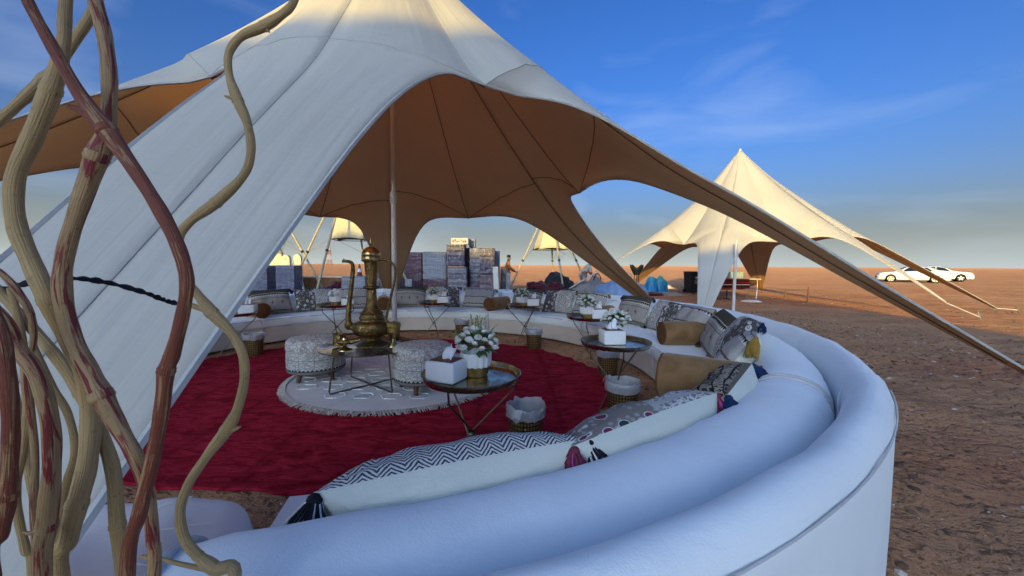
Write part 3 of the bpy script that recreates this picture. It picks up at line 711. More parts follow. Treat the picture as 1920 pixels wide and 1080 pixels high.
def pillow_mesh(w, h, d, seed, nu=26, nv=20, sag=.0):
    """front faces -Y, u to +X, v to +Z, bottom edge at z = 0"""
    rnd = random.Random(seed); front = MB()
    def pt(u, v, sgn):
        ea, eb = abs(u), abs(v); pin = 1-.055*(1-math.cos(PI*u))/2*0
        x = u*w/2*(1-.055*(1-eb**2)**1*ea**6); z = v*h/2*(1-.06*(1-ea**2)*eb**6)
        x *= 1+.02*(ea*eb)**4; z *= 1+.03*(ea*eb)**4
        t = (max(0., 1-ea**4)**.55)*(max(0., 1-eb**2.05)**.5)
        wob = .024*noise.noise(Vector((u*1.9+seed, v*1.5, sgn*3)))+.013*noise.noise(Vector((u*5+seed, v*4, sgn*7)))
        cr = .022*math.sin(13*math.atan2(1-eb+.02, 1-ea+.02))*(max(0, ea+eb-1.25)/.75)**1.0
        y = sgn*(t*(d/2+wob)+cr*t)
        z += h/2-sag*u*u*(1 if v > 0 else .3)
        return (x, y, z)
    for sgn, mi in ((-1, 0), (1, 1)):
        vs = []; uvs = []
        for j in range(nv+1):
            v = -1+2*j/nv; v = math.sin(v*PI/2)*.55+v*.45
            for i in range(nu+1):
                u = -1+2*i/nu; u = math.sin(u*PI/2)*.55+u*.45
                vs.append(pt(u, v, sgn)); uvs.append((u*.5+.5, .5+math.asin(max(-1., min(1., v)))/PI))
        q = nu+1; fs = []
        for j in range(nv):
            for i in range(nu):
                f = (j*q+i, j*q+i+1, (j+1)*q+i+1, (j+1)*q+i); fs.append(f if sgn < 0 else f[::-1])
        front.cur = mi; front.add(vs, fs, None, uvs)
    return front
def cushion(az, r, z, w, h, d, mat, yarn, label, lean=24, yaw=0, roll=0, flip=False, seed=1, tl=.10, fat=.028, tn=22, yarn2=None, back='cream', corners=(0, 1, 2, 3), hi=False, sag=.02, outward=False):
    a = R(az); t = thing('cushion', label, 'cushion', (CX+r*math.cos(a), CY+r*math.sin(a), z), 0, 'loose cushions along the sofa ring')
    T = Matrix.Rotation(a-PI/2+PI*0, 4, 'Z')            # local -Y faces the circle centre
    T = Matrix.Rotation(a-PI/2+R(yaw), 4, 'Z') @ Matrix.Rotation(R(-lean), 4, 'X') @ Matrix.Rotation(R(roll), 4, 'Y')
    t.rotation_euler = T.to_euler()
    mb_ = pillow_mesh(w, h, d, seed, *(44, 34) if hi else (26, 20), sag)
    if flip: mb_.uv = {k: [(1-x, y) for x, y in u] for k, u in mb_.uv.items()}
    c = mb_.build('cover', [M[mat], M[back]], t)
    rnd = random.Random(seed+5)
    for k in corners:
        sx, sz = ((-1, 1), (1, 1), (-1, 0), (1, 0))[k]
        cx, cz = sx*w/2*1.0, (h if sz else .0)-(sag if sz else sag*.3)
        dn = T.inverted().to_3x3() @ Vector((0, 0, -1)); out_ = Vector((sx*.55, (-.25 if not outward else 1.0), 0)); dd = (dn*1.1+out_).normalized()
        if not sz: dd = (Vector((sx*1.0, -.5, 0))+dn*.1).normalized()
        tb = MB(); tassel(tb, (cx, 0, cz), dd, tl, fat, tn, rnd); tb.build('tassel', [M['y_'+yarn], M['y_'+(yarn2 or yarn)]], t, weld=False)
    return t
Q = dict(kilim=('kilim', 'navy'), floral=('floral', 'plum'), striped=('striped', 'mustard'))
far = [
 (141, 'kilim', 0, 'olive topped cushion with a toothed band and navy tassels, beside the leftmost brown bolster'),
 (129.5, 'floral', 0, 'half flowered half lattice cushion at the left, behind the table with round white buds'),
 (118.5, 'striped', 0, 'grey toothed stripe cushion right behind the tall brass ewer'),
 (101, 'kilim', 0, 'grey and olive toothed cushion just right of the main tent pole'),
 (89.5, 'floral', 1, 'dark flowered and lattice cushion behind the white pots of the far middle table'),
 (78, 'striped', 0, 'grey cushion with two toothed stripes left of the far middle bolster'),
 (61, 'kilim', 0, 'dark olive cushion behind the flowers, right of the far middle bolster'),
 (49.5, 'floral', 0, 'flowered cushion with a lattice right half, below the dark heap of carpets'),
 (38.5, 'striped', 0, 'folded looking grey toothed cushion with mustard corner beneath the blue plastic sheet'),
 (22.5, 'kilim', 0, 'olive and grey toothed cushion with red crosses, below the foot of the far tent leg'),
 (11.5, 'floral', 1, 'lattice and dark flower cushion left of the second tent front leg'),
 (1.8, 'striped', 0, 'low grey toothed cushion with mustard tassel at the base of the thin pale pole')]
for i, (az, k, fl, lab) in enumerate(far):
    m_, y_ = Q[k]
    cushion(az, 3.40, SEAT+.012, .64, .45, .19, m_, y_, lab, lean=22+(i*7 % 9), yaw=(i*5 % 7)-3, roll=((i*11) % 7-3)*.8, flip=bool(fl), seed=11+i, back='cream', tl=.085, fat=.024, tn=16, corners=(0, 1, 3) if i % 2 else (0, 1, 2))
cushion(-9.5, 3.40, SEAT+.01, .62, .46, .20, 'kilim', 'navy', 'olive topped cushion with two red crosses beside the brown bolster at the right', lean=26, yaw=-6, seed=31, roll=4, tl=.10, tn=26)
cushion(-18.2, 3.38, SEAT+.01, .66, .50, .20, 'floral', 'navy', 'large lattice cushion with white tufted bands, between the olive and the toothed ones', lean=30, yaw=-4, seed=32, flip=True, hi=True, roll=-3, tl=.09)
cushion(-25.8, 3.31, SEAT+.012, .60, .46, .20, 'striped', 'mustard', 'grey cushion with big white teeth and a hanging mustard tassel', lean=34, yaw=-10, seed=33, roll=-6, hi=True, tl=.15, fat=.04, tn=44)
cushion(-43.4, 3.36, SEAT+.005, .62, .37, .26, 'block', 'navy', 'dark block printed cushion with cream back and navy tassels', lean=30, yaw=4, seed=34, hi=True, tl=.14, fat=.044, tn=46, roll=2, outward=True)
cushion(-55.6, 3.33, SEAT+.005, .90, .36, .27, 'floralcol', 'plum', 'plum and green flowered cushion with cream back and pink tassels', lean=30, yaw=1, flip=True, seed=35, hi=True, tl=.13, fat=.046, tn=46, yarn2='pink', outward=True, sag=.03)
cushion(-68.4, 3.33, SEAT+.005, .80, .36, .27, 'chevron', 'ink', 'long black and white chevron cushion with cream back and shaggy tassels', lean=30, yaw=1, seed=36, hi=True, tl=.17, fat=.05, tn=60, yarn2='white_yarn', outward=True, sag=.03)
# bolsters
def bolster(az, label, r0=3.0, ln=.62, rad=.125, yaw=0., z=None):
    a = R(az); t = thing('bolster', label, 'bolster', (CX+r0*math.cos(a), CY+r0*math.sin(a), SEAT+rad), a+R(yaw), 'brown bolsters at the sofa joints')
    T = Matrix.Rotation(PI/2, 4, 'Y'); b = .018
    prof = [(rad-b, 0), (rad-.006, .004), (rad, b), (rad*1.012, ln*.3), (rad*1.015, ln*.5), (rad*1.01, ln*.7), (rad, ln-b), (rad-.006, ln-.004), (rad-b, ln)]
    wob = lambda an, zz: 1+.012*math.sin(2*an+az)+.006*math.sin(5*an+zz*20)
    MB().lathe(prof, 40, M4=T, flute=wob).build('roll', M['bolster'], t)
    for zz, s_ in ((0, -1), (ln, 1)):
        MB().lathe([(rad-b+.001, zz), (rad*.6, zz+s_*.010), (rad*.3, zz+s_*.014), (.0005, zz+s_*.012)], 32, M4=T).build('end_cap', M['bolster_cap'], t)
        MB().tube([(zz+s_*.003, (rad-.010)*math.cos(q*PI/16), (rad-.010)*math.sin(q*PI/16)) for q in range(33)], .007, 6).build('piping', M['bolster_cap'], t)
    return t
for az, kw, lab in ((146.5, {}, 'leftmost brown velvet bolster, beside the white tent leg'), (109.3, {}, 'brown velvet bolster end seen between ewer and handle'),
    (71, dict(yaw=-14), 'brown velvet bolster at the middle of the far sofa side'), (31.5, dict(rad=.115), 'brown velvet bolster half hidden behind flowers, fourth from the left'),
    (-2.5, dict(yaw=4, rad=.13, ln=.56, r0=3.07), 'brown velvet bolster at the right with its round end facing left'), (-37.3, dict(ln=.54, rad=.15, yaw=2, r0=3.03), 'largest nearest brown velvet bolster, in front of the dark printed cushion')):
    bolster(az, lab, **kw)

# ------------------------------------------------------------------ rugs
rg = thing('round_rug', 'large red velour rug with wavy edge under the tables', 'rug', (-1.55, 4.28, .008))
vs = [(0, 0, .012)]; N = 220; rings = (.25, .5, .75, .9, .975, 1.)
def rug_r(a): return 1+.007*math.sin(46*a)+.012*math.sin(9*a+1)+.008*math.sin(17*a)
for q in rings:
    for k in range(N):
        a = 2*PI*k/N; r = q*(rug_r(a) if q > .9 else 1); x, y = 2.62*r*math.cos(a), 2.20*r*math.sin(a)
        vs.append((x, y, .012+.004*noise.noise(Vector((x*2, y*2, 0)))+(.004*math.sin(46*a)+.003 if q >= .975 else 0)))
fs = [(0, 1+k, 1+(k+1) % N) for k in range(N)]
for j in range(len(rings)-1):
    for k in range(N): a, b = 1+j*N+k, 1+j*N+(k+1) % N; fs.append((a, a+N, b+N, b))
m_ = MB().add(vs, fs); p = m_.build('pile', M['red_rug'], rg)
MB().tube([(2.62*rug_r(a)*math.cos(a), 2.2*rug_r(a)*math.sin(a), .010+.004*math.sin(46*a)) for a in [2*PI*k/N for k in range(N+1)]], .011, 6).build('border', M['red_rug'], rg)
wr = thing('round_rug', 'ivory fringed rug with raised block pattern under the brass ewer table', 'rug', (-1.28, 4.36, .024))
N = 96; vs = [(0, 0, .014)]
for q in (.33, .66, 1.):
    for k in range(N):
        a = 2*PI*k/N; x, y = 1.15*q*math.cos(a), 1.15*q*math.sin(a); vs.append((x, y, .014+.004*noise.noise(Vector((x*3, y*3, 5)))))
for k in range(N): a = 2*PI*k/N; vs.append((1.155*math.cos(a), 1.155*math.sin(a), 0))
fs = [(0, 1+k, 1+(k+1) % N) for k in range(N)]
for j in range(3):
    for k in range(N): a, b = 1+j*N+k, 1+j*N+(k+1) % N; fs.append((a, a+N, b+N, b))
MB().add(vs, fs).build('pile', M['ivory_rug'], wr)
fr = MB()
for k in range(900):
    a = 2*PI*k/900+random.uniform(-.004, .004); L = random.uniform(.05, .075); da = random.uniform(-.02, .02)
    p0 = (1.145*math.cos(a), 1.145*math.sin(a), .018); p1 = ((1.145+L*.6)*math.cos(a+da), (1.145+L*.6)*math.sin(a+da), .010); p2 = ((1.145+L)*math.cos(a+da*2), (1.145+L)*math.sin(a+da*2), -.002)
    fr.tube([p0, p1, p2], [.005, .005, .003], 4, None, False)
fr.build('fringe', M['fringe'], wr, weld=False, kind='stuff')
# raised blocks: outlined hexagon tiles with comb strokes
for iy in range(-4, 5):
    for ix in range(-4, 5):
        x = ix*.27+(iy % 2)*.135; y = iy*.25
        if math.hypot(x, y) > .98: continue
        mb_ = MB(); h = [(.10, .0), (.055, .075), (-.055, .075), (-.10, 0), (-.055, -.075), (.055, -.075), (.10, 0)]
        mb_.tube([(x+a, y+b, .016) for a, b in h], .006, 5, None, False)
        if (ix+iy) % 2 == 0:
            for q in range(4): mb_.tube([(x-.045+q*.03, y-.03, .016), (x-.045+q*.03, y+.035, .016)], .005, 5, None, False)
        mb_.build('raised_motif', M['wool_raised'], wr, weld=False)
STEMS = [
  ('stem_pale', 'thickest pale straw stem bowing left then sweeping down to the bottom edge', [3, 8, 13], [(-0.488, 0.44, 1.621, 0.0061), (-0.494, 0.44, 1.576, 0.0057), (-0.499, 0.44, 1.536, 0.0061), (-0.515, 0.44, 1.491, 0.0088), (-0.538, 0.44, 1.441, 0.0086), (-0.562, 0.44, 1.393, 0.0081), (-0.564, 0.44, 1.343, 0.0084), (-0.548, 0.44, 1.294, 0.0086), (-0.533, 0.44, 1.255, 0.0091), (-0.536, 0.46, 1.204, 0.0083), (-0.53, 0.47, 1.155, 0.0086), (-0.527, 0.47, 1.101, 0.0095), (-0.523, 0.46, 1.051, 0.0096), (-0.527, 0.45, 1.006, 0.0101), (-0.541, 0.45, 0.959, 0.0092), (-0.554, 0.45, 0.907, 0.0091)]),
  ('stem_red', 'long dark red stem crossing from the top left corner to the bottom', [4, 11], [(-0.493, 0.4, 1.591, 0.0046), (-0.486, 0.4, 1.561, 0.0047), (-0.466, 0.4, 1.52, 0.0053), (-0.44, 0.4, 1.471, 0.006), (-0.414, 0.4, 1.434, 0.0083), (-0.388, 0.4, 1.395, 0.0064), (-0.363, 0.4, 1.353, 0.0066), (-0.346, 0.4, 1.315, 0.0064), (-0.339, 0.4, 1.282, 0.0063), (-0.345, 0.4, 1.246, 0.0061), (-0.358, 0.4, 1.203, 0.0071), (-0.365, 0.4, 1.186, 0.0074), (-0.371, 0.4, 1.148, 0.0067), (-0.384, 0.4, 1.09, 0.0066), (-0.401, 0.4, 1.03, 0.0068), (-0.419, 0.4, 0.952, 0.0067)]),
  ('stem_mixed', 'reddish blotched stem curving between the pale and the dark red one', [5, 11], [(-0.458, 0.43, 1.614, 0.0065), (-0.45, 0.43, 1.581, 0.0066), (-0.442, 0.43, 1.545, 0.0066), (-0.439, 0.43, 1.498, 0.0067), (-0.444, 0.43, 1.449, 0.007), (-0.457, 0.43, 1.416, 0.0099), (-0.478, 0.43, 1.366, 0.0082), (-0.498, 0.43, 1.312, 0.0077), (-0.505, 0.43, 1.268, 0.0084), (-0.498, 0.43, 1.219, 0.0081), (-0.481, 0.43, 1.177, 0.009), (-0.468, 0.43, 1.148, 0.0103), (-0.449, 0.43, 1.109, 0.0079), (-0.432, 0.43, 1.074, 0.0073), (-0.44, 0.45, 1.017, 0.0069), (-0.447, 0.46, 0.955, 0.0067), (-0.448, 0.46, 0.9, 0.0067)]),
  ('stem_pale', 'straight greyish stem slanting out of the left edge near the top', [4], [(-0.509, 0.5, 1.659, 0.0056), (-0.525, 0.5, 1.617, 0.0055), (-0.543, 0.5, 1.589, 0.0054), (-0.578, 0.5, 1.544, 0.0056), (-0.594, 0.5, 1.529, 0.0067), (-0.624, 0.5, 1.503, 0.0058), (-0.66, 0.5, 1.473, 0.0056), (-0.703, 0.5, 1.436, 0.0054)]),
  ('stem_pale', 'thin pale corkscrew stem winding up in front of the white tent leg', [3, 7, 11, 17, 22, 27], [(-0.331, 0.62, 1.739, 0.0054), (-0.342, 0.62, 1.703, 0.0057), (-0.359, 0.62, 1.686, 0.006), (-0.388, 0.62, 1.668, 0.0078), (-0.424, 0.62, 1.652, 0.006), (-0.444, 0.62, 1.627, 0.0056), (-0.445, 0.62, 1.594, 0.0056), (-0.433, 0.62, 1.555, 0.0082), (-0.419, 0.62, 1.519, 0.0064), (-0.415, 0.62, 1.476, 0.0064), (-0.429, 0.62, 1.438, 0.0063), (-0.474, 0.62, 1.396, 0.0086), (-0.511, 0.62, 1.37, 0.0066), (-0.533, 0.62, 1.345, 0.0065), (-0.536, 0.62, 1.311, 0.0064), (-0.526, 0.62, 1.272, 0.0065), (-0.506, 0.62, 1.245, 0.0069), (-0.487, 0.62, 1.219, 0.0098), (-0.458, 0.62, 1.188, 0.0069), (-0.44, 0.62, 1.153, 0.007), (-0.438, 0.62, 1.111, 0.007), (-0.451, 0.62, 1.061, 0.0073), (-0.471, 0.62, 1.024, 0.0099), (-0.507, 0.62, 0.977, 0.0073), (-0.539, 0.62, 0.929, 0.0071), (-0.554, 0.62, 0.883, 0.0073), (-0.549, 0.62, 0.838, 0.0077), (-0.527, 0.62, 0.806, 0.0081), (-0.5, 0.62, 0.784, 0.011), (-0.467, 0.62, 0.756, 0.0094)]),
  ('stem_mixed', 'straw stem with one dark red blotch rising at the lower left edge', [6], [(-0.586, 0.42, 1.259, 0.0061), (-0.561, 0.42, 1.237, 0.0066), (-0.547, 0.42, 1.206, 0.0071), (-0.527, 0.42, 1.173, 0.0073), (-0.516, 0.42, 1.122, 0.0077), (-0.518, 0.42, 1.066, 0.0077), (-0.528, 0.42, 0.999, 0.009), (-0.536, 0.42, 0.933, 0.0077)]),
  ('stem_red', 'maroon stem hugging the left edge of the view', [5], [(-0.525, 0.38, 1.263, 0.0056), (-0.511, 0.38, 1.231, 0.0063), (-0.507, 0.38, 1.188, 0.0063), (-0.507, 0.38, 1.133, 0.0064), (-0.512, 0.38, 1.088, 0.0063), (-0.516, 0.38, 1.06, 0.0075), (-0.525, 0.38, 1.02, 0.006), (-0.537, 0.38, 0.968, 0.0059)]),
  ('stem_pale', 'dim thin stem weaving behind the maroon one', [3], [(-0.615, 0.47, 1.268, 0.0036), (-0.607, 0.47, 1.215, 0.004), (-0.604, 0.47, 1.161, 0.0044), (-0.605, 0.47, 1.107, 0.0047), (-0.615, 0.47, 1.059, 0.0044), (-0.626, 0.47, 1.017, 0.0043), (-0.626, 0.47, 0.975, 0.0043), (-0.62, 0.47, 0.933, 0.0047), (-0.614, 0.47, 0.886, 0.0048)]),
  ('stem_pale', 'pale stem slanting down from the left edge to the ottoman', [4, 7], [(-0.678, 0.48, 1.306, 0.0045), (-0.642, 0.48, 1.261, 0.005), (-0.61, 0.48, 1.223, 0.0056), (-0.575, 0.48, 1.178, 0.0062), (-0.549, 0.48, 1.133, 0.0064), (-0.528, 0.48, 1.086, 0.0069), (-0.513, 0.48, 1.033, 0.0075), (-0.511, 0.48, 0.958, 0.0079), (-0.505, 0.48, 0.878, 0.0072)]),
  ('stem_pale', 'short dim curl between the two thickest stems', [4], [(-0.619, 0.49, 1.197, 0.0034), (-0.598, 0.49, 1.142, 0.0039), (-0.578, 0.49, 1.101, 0.004), (-0.572, 0.49, 1.053, 0.004), (-0.585, 0.49, 1.009, 0.0048), (-0.596, 0.49, 0.965, 0.0056), (-0.604, 0.49, 0.91, 0.0051), (-0.604, 0.49, 0.869, 0.0052)]),
  ('stem_mixed', 'small brown stem arching beside the pale knot at the left edge', [3], [(-0.632, 0.46, 1.3, 0.0027), (-0.61, 0.46, 1.284, 0.0035), (-0.593, 0.46, 1.263, 0.0039), (-0.58, 0.46, 1.236, 0.0036), (-0.579, 0.46, 1.204, 0.0032), (-0.59, 0.46, 1.164, 0.0032), (-0.588, 0.46, 1.118, 0.0036), (-0.587, 0.46, 1.057, 0.0036), (-0.593, 0.46, 0.989, 0.004), (-0.595, 0.46, 0.895, 0.004)]),
]
TWIGS = [
  (1, [(-0.414, 0.4, 1.434, 0.0065), (-0.429, 0.4, 1.446, 0.0049), (-0.441, 0.4, 1.454, 0.0033), (-0.451, 0.4, 1.458, 0.0018)]),
  (4, [(-0.434, 0.62, 1.557, 0.0042), (-0.444, 0.62, 1.559, 0.0031), (-0.453, 0.62, 1.562, 0.0017)]),
  (4, [(-0.487, 0.62, 1.219, 0.0054), (-0.505, 0.62, 1.225, 0.004), (-0.517, 0.62, 1.23, 0.0046), (-0.526, 0.62, 1.232, 0.0016)]),
  (4, [(-0.471, 0.62, 1.023, 0.0062), (-0.457, 0.62, 1.027, 0.0049), (-0.447, 0.62, 1.03, 0.0011)]),
  (4, [(-0.502, 0.62, 0.784, 0.0075), (-0.524, 0.62, 0.785, 0.0047), (-0.556, 0.62, 0.791, 0.0036), (-0.592, 0.62, 0.8, 0.0032), (-0.62, 0.62, 0.803, 0.0037), (-0.626, 0.62, 0.803, 0.0012)]),
  (4, [(-0.388, 0.62, 1.667, 0.0058), (-0.383, 0.62, 1.662, 0.0033), (-0.38, 0.62, 1.659, 0.0015)]),
  (5, [(-0.528, 0.42, 0.999, 0.0074), (-0.539, 0.42, 0.994, 0.004), (-0.548, 0.42, 0.991, 0.0025), (-0.556, 0.42, 0.992, 0.0011)]),
  (4, [(-0.474, 0.62, 1.396, 0.0061), (-0.468, 0.62, 1.391, 0.0027)]),
]
TWINE =  [(-0.69, 0.5, 1.257), (-0.654, 0.5, 1.267), (-0.615, 0.5, 1.275), (-0.593, 0.52, 1.278), (-0.581, 0.55, 1.271), (-0.561, 0.58, 1.256), (-0.552, 0.6, 1.244), (-0.552, 0.62, 1.236), (-0.526, 0.62, 1.232)]
# ------------------------------------------------------------------ foreground bundle of dry vine stems
BASE = (-.50, .40)
stem_objs = []
for i, (mat, lab, nodes, pts) in enumerate(STEMS):
    t = thing('vine_stem', lab, 'stem', (pts[-1][0], pts[-1][1], 0), 0, 'dry decorative stems at the left')
    x0, y0 = pts[-1][0], pts[-1][1]
    full = [tuple(p) for p in pts]
    bx = BASE[0]+.10*math.cos(i*2.4)+(x0-BASE[0])*.35; by = BASE[1]+.08*math.sin(i*2.4)+(y0-BASE[1])*.35
    zl = full[-1][2]; rl = full[-1][3]
    full += [((x0*2+bx)/3+.015*math.sin(i), (y0*2+by)/3, zl*.66, rl*1.0), ((x0+bx*2)/3, (y0+by*2)/3+.015*math.cos(i), zl*.33, rl*1.05), (bx, by, -.06, rl*1.1)]
    sm = smoothpath(full, 7); P_ = [(p[0]-x0, p[1]-y0, p[2]) for p in sm]; rad = []
    for j, p in enumerate(sm):
        r = float(p[3]); 
        rad.append(r*(1+.035*math.sin(j*.9+i)))
    # the swelling at each joint is thinned back so that joint collars stand out
    MB().tube(P_, rad, 16).build('cane', M[mat], t)
    for k in nodes:
        j = k*7; p = Vector(P_[j]); d = (Vector(P_[j+1])-Vector(P_[j-1])).normalized(); r = rad[j]
        MB().tube([p-d*r*.55, p-d*r*.32, p-d*r*.1, p+d*r*.12, p+d*r*.34, p+d*r*.5], [r*.99, r*1.10, r*1.05, r*1.13, r*1.07, r*.98], 16, None, False).build('joint', M[mat], t)
    stem_objs.append((t, mat, x0, y0))
for o_, tw in TWIGS:
    t, mat, x0, y0 = stem_objs[o_]; sm = smoothpath(tw, 5)
    MB().tube([(p[0]-x0, p[1]-y0, p[2]) for p in sm], [max(.0006, float(p[3])) for p in sm], 8).build('twig', M[mat], t)
tw = smoothpath(TWINE, 8)
a = MB(); b = MB()
for s_, mbx in ((0, a), (PI, b)):
    mbx.tube([(p[0], p[1]+.0018*math.cos(k*.9+s_), p[2]+.0018*math.sin(k*.9+s_)) for k, p in enumerate(tw)], [.0024+.0006*math.sin(k*.7) for k in range(len(tw))], 6)
t = thing('twine', 'black twisted twine strung between the stems', 'twine', (0, 0, 0))
a.build('strand', M['wire'], t); b.build('strand', M['wire'], t)
# ------------------------------------------------------------------ brass tray tables
def tray_table(name, label, loc, rz, h=.6, rad=.31):
    t = thing(name, label, 'table', loc, rz, 'brass tray tables on crossed rods')
    tp = MB().lathe([(.0005, h-.004), (rad*.93, h-.004), (rad*.965, h+.010), (rad*.985, h+.028), (rad, h+.030), (rad, h+.024), (rad*.975, h+.004), (rad*.94, h-.012), (.0005, h-.012)], 56).build('tray', M['tray'], t)
    MB().lathe([(rad*.938, h-.0015), (rad*.962, h+.012), (rad*.982, h+.0285)], 56).build('tray_rim', M['tray_rim'], tp)
    hz = h*.40
    for k in range(3):
        a = 2*PI*k/3; b = a+PI
        top = (rad*.9*math.cos(a), rad*.9*math.sin(a), h-.012); mid = (.022*math.cos(a+PI/2), .022*math.sin(a+PI/2), hz)
        kn = (rad*.88*math.cos(a), rad*.88*math.sin(a), h-.085); ft = (rad*.62*math.cos(b), rad*.62*math.sin(b), .0)
        MB().tube([top, kn, mid, ft], .0065, 8).build('leg', M['rod'], t)
        MB().lathe([(.0005, .0), (.010, .0), (.010, .008), (.0005, .01)], 8, (ft[0], ft[1], -.002)).build('foot', M['black_plastic'], t)
    MB().lathe([(.026, hz-.010), (.031, hz), (.026, hz+.010)], 14).build('clasp', M['rod'], t)
    return t
TT = [((-.25, 2.36), .15, 'nearest brass tray table on the red rug, holding flowers and tissues'),
      ((.93, 3.40), .5, 'brass tray table at the right, in front of the brown bolster'),
      ((1.04, 5.10), .2, 'brass tray table just beyond the right one, in front of the fourth bolster'),
      ((.23, 6.55), .9, 'small looking brass tray table by the middle bolster at the far side'),
      ((-1.41, 6.92), .4, 'brass tray table at the far side right of the tent pole'),
      ((-2.94, 6.40), .1, 'brass tray table half hidden behind the ewer spout'),
      ((-3.83, 5.20), .7, 'leftmost brass tray table, half hidden by the tent leg')]
for (x, y), rz, lab in TT: tray_table('tray_table', lab, (x, y, .002 if math.hypot(x+1.55, y-4.28) > 2.3 else .022), rz)
TZ = .600
def tissue_box(label, x, y, rz, s=.20, hh=.125, z=TZ):
    t = thing('tissue_box', label, 'tissue box', (x, y, z), rz, 'tissue boxes on the tray tables')
    MB().bbox((0, 0, hh/2), (s, s*.86, hh), .016, None, 3).build('box', M['leather_white'], t)
    MB().bbox((0, 0, hh+.001), (s*.80, s*.66, .006), .002).build('lid', M['walnut'], t)
    mb_ = MB(); vs = []; N_, K = 12, 8
    for j in range(K+1):
        f = j/K
        for i in range(N_+1):
            q = i/N_*2-1; wdt = .042*(1-f)**.6+.055*f
            x_ = q*wdt*(1-.55*f)+.03*f*f; y_ = .016*math.sin(q*5+f*3)*(1-f*.2)+.022*f*math.sin(f*2.5)
            vs.append((x_, y_, hh+.002+f*(.075+.03*(1-abs(q+.15))-.015*abs(math.sin(3*q)))))
    mb_.add(vs, [(j*(N_+1)+i, j*(N_+1)+i+1, (j+1)*(N_+1)+i+1, (j+1)*(N_+1)+i) for j in range(K) for i in range(N_)])
    ts = mb_.build('tissue', M['tissue'], t); sm = ts.modifiers.new('ply', 'SOLIDIFY'); sm.thickness = .0012
    return t
for lab, x, y, rz in (('tissue box nearest the viewer, on the near tray table', -.395, 2.30, -.42), ('tissue box on the right tray table', .905, 3.43, .1), ('tissue box beside flowers on the table beyond the right one', 1.15, 5.07, .1),
    ('tissue box on the far table beside the middle bolster', .37, 6.58, -.1), ('tissue box on the far table right of the tent pole', -1.24, 6.93, .0), ('tissue box right of the round white buds at the far left', -2.74, 6.43, .1), ('tissue box alone on the leftmost table', -3.69, 5.34, .3)):
    tissue_box(lab, x, y, rz)
def blossom(mb_, c, r, seed):
    rnd = random.Random(seed); T = Matrix.Translation(c) @ Matrix.Rotation(rnd.uniform(-.7, .7), 4, 'X') @ Matrix.Rotation(rnd.uniform(-.7, .7), 4, 'Y')
    for ring, (n, op, hh, s_) in enumerate(((6, .95, .55, 1.), (5, .62, .85, .8), (4, .3, 1.0, .55))):
        for k in range(n):
            a = 2*PI*k/n+ring*.5+rnd.uniform(-.2, .2); vs = []
            for j in range(4):
                f = j/3; rad_ = r*op*(math.sin(f*1.7))*1.0+r*.05; z_ = r*hh*(f**.8)-r*.25-(r*.18*max(0, f-.7)/.3*(1 if ring == 0 else 0)); w = r*s_*.72*math.sin(.5+f*2.2)
                for q in (-1, 0, 1):
                    x_ = rad_-abs(q)*r*.08; vs.append((x_*math.cos(a)-q*w*math.sin(a), x_*math.sin(a)+q*w*math.cos(a), z_+abs(q)*r*.06))
            mb_.add(vs, [(j*3+q, j*3+q+1, (j+1)*3+q+1, (j+1)*3+q) for j in range(3) for q in range(2)], T)
    mb_.ell((0, 0, r*.15), (r*.3, r*.3, r*.42), 7, 5, T)
def leafquad(mb_, p, d, L, w, rnd):
    d = Vector(d).normalized(); s_ = d.cross(Vector((rnd.uniform(-.3, .3), rnd.uniform(-.3, .3), 1))).normalized(); n_ = s_.cross(d); p = Vector(p)
    mb_.add([p, p+d*L*.35+s_*w+n_*w*.3, p+d*L*.35-s_*w+n_*w*.3, p+d*L*.72+s_*w*.75-n_*w*.1, p+d*L*.72-s_*w*.75-n_*w*.1, p+d*L-n_*w*.7, p+d*L*.35, p+d*L*.72-n_*w*.25], [(0, 6, 1), (0, 2, 6), (6, 7, 3, 1), (2, 4, 7, 6), (7, 5, 3), (4, 5, 7)])
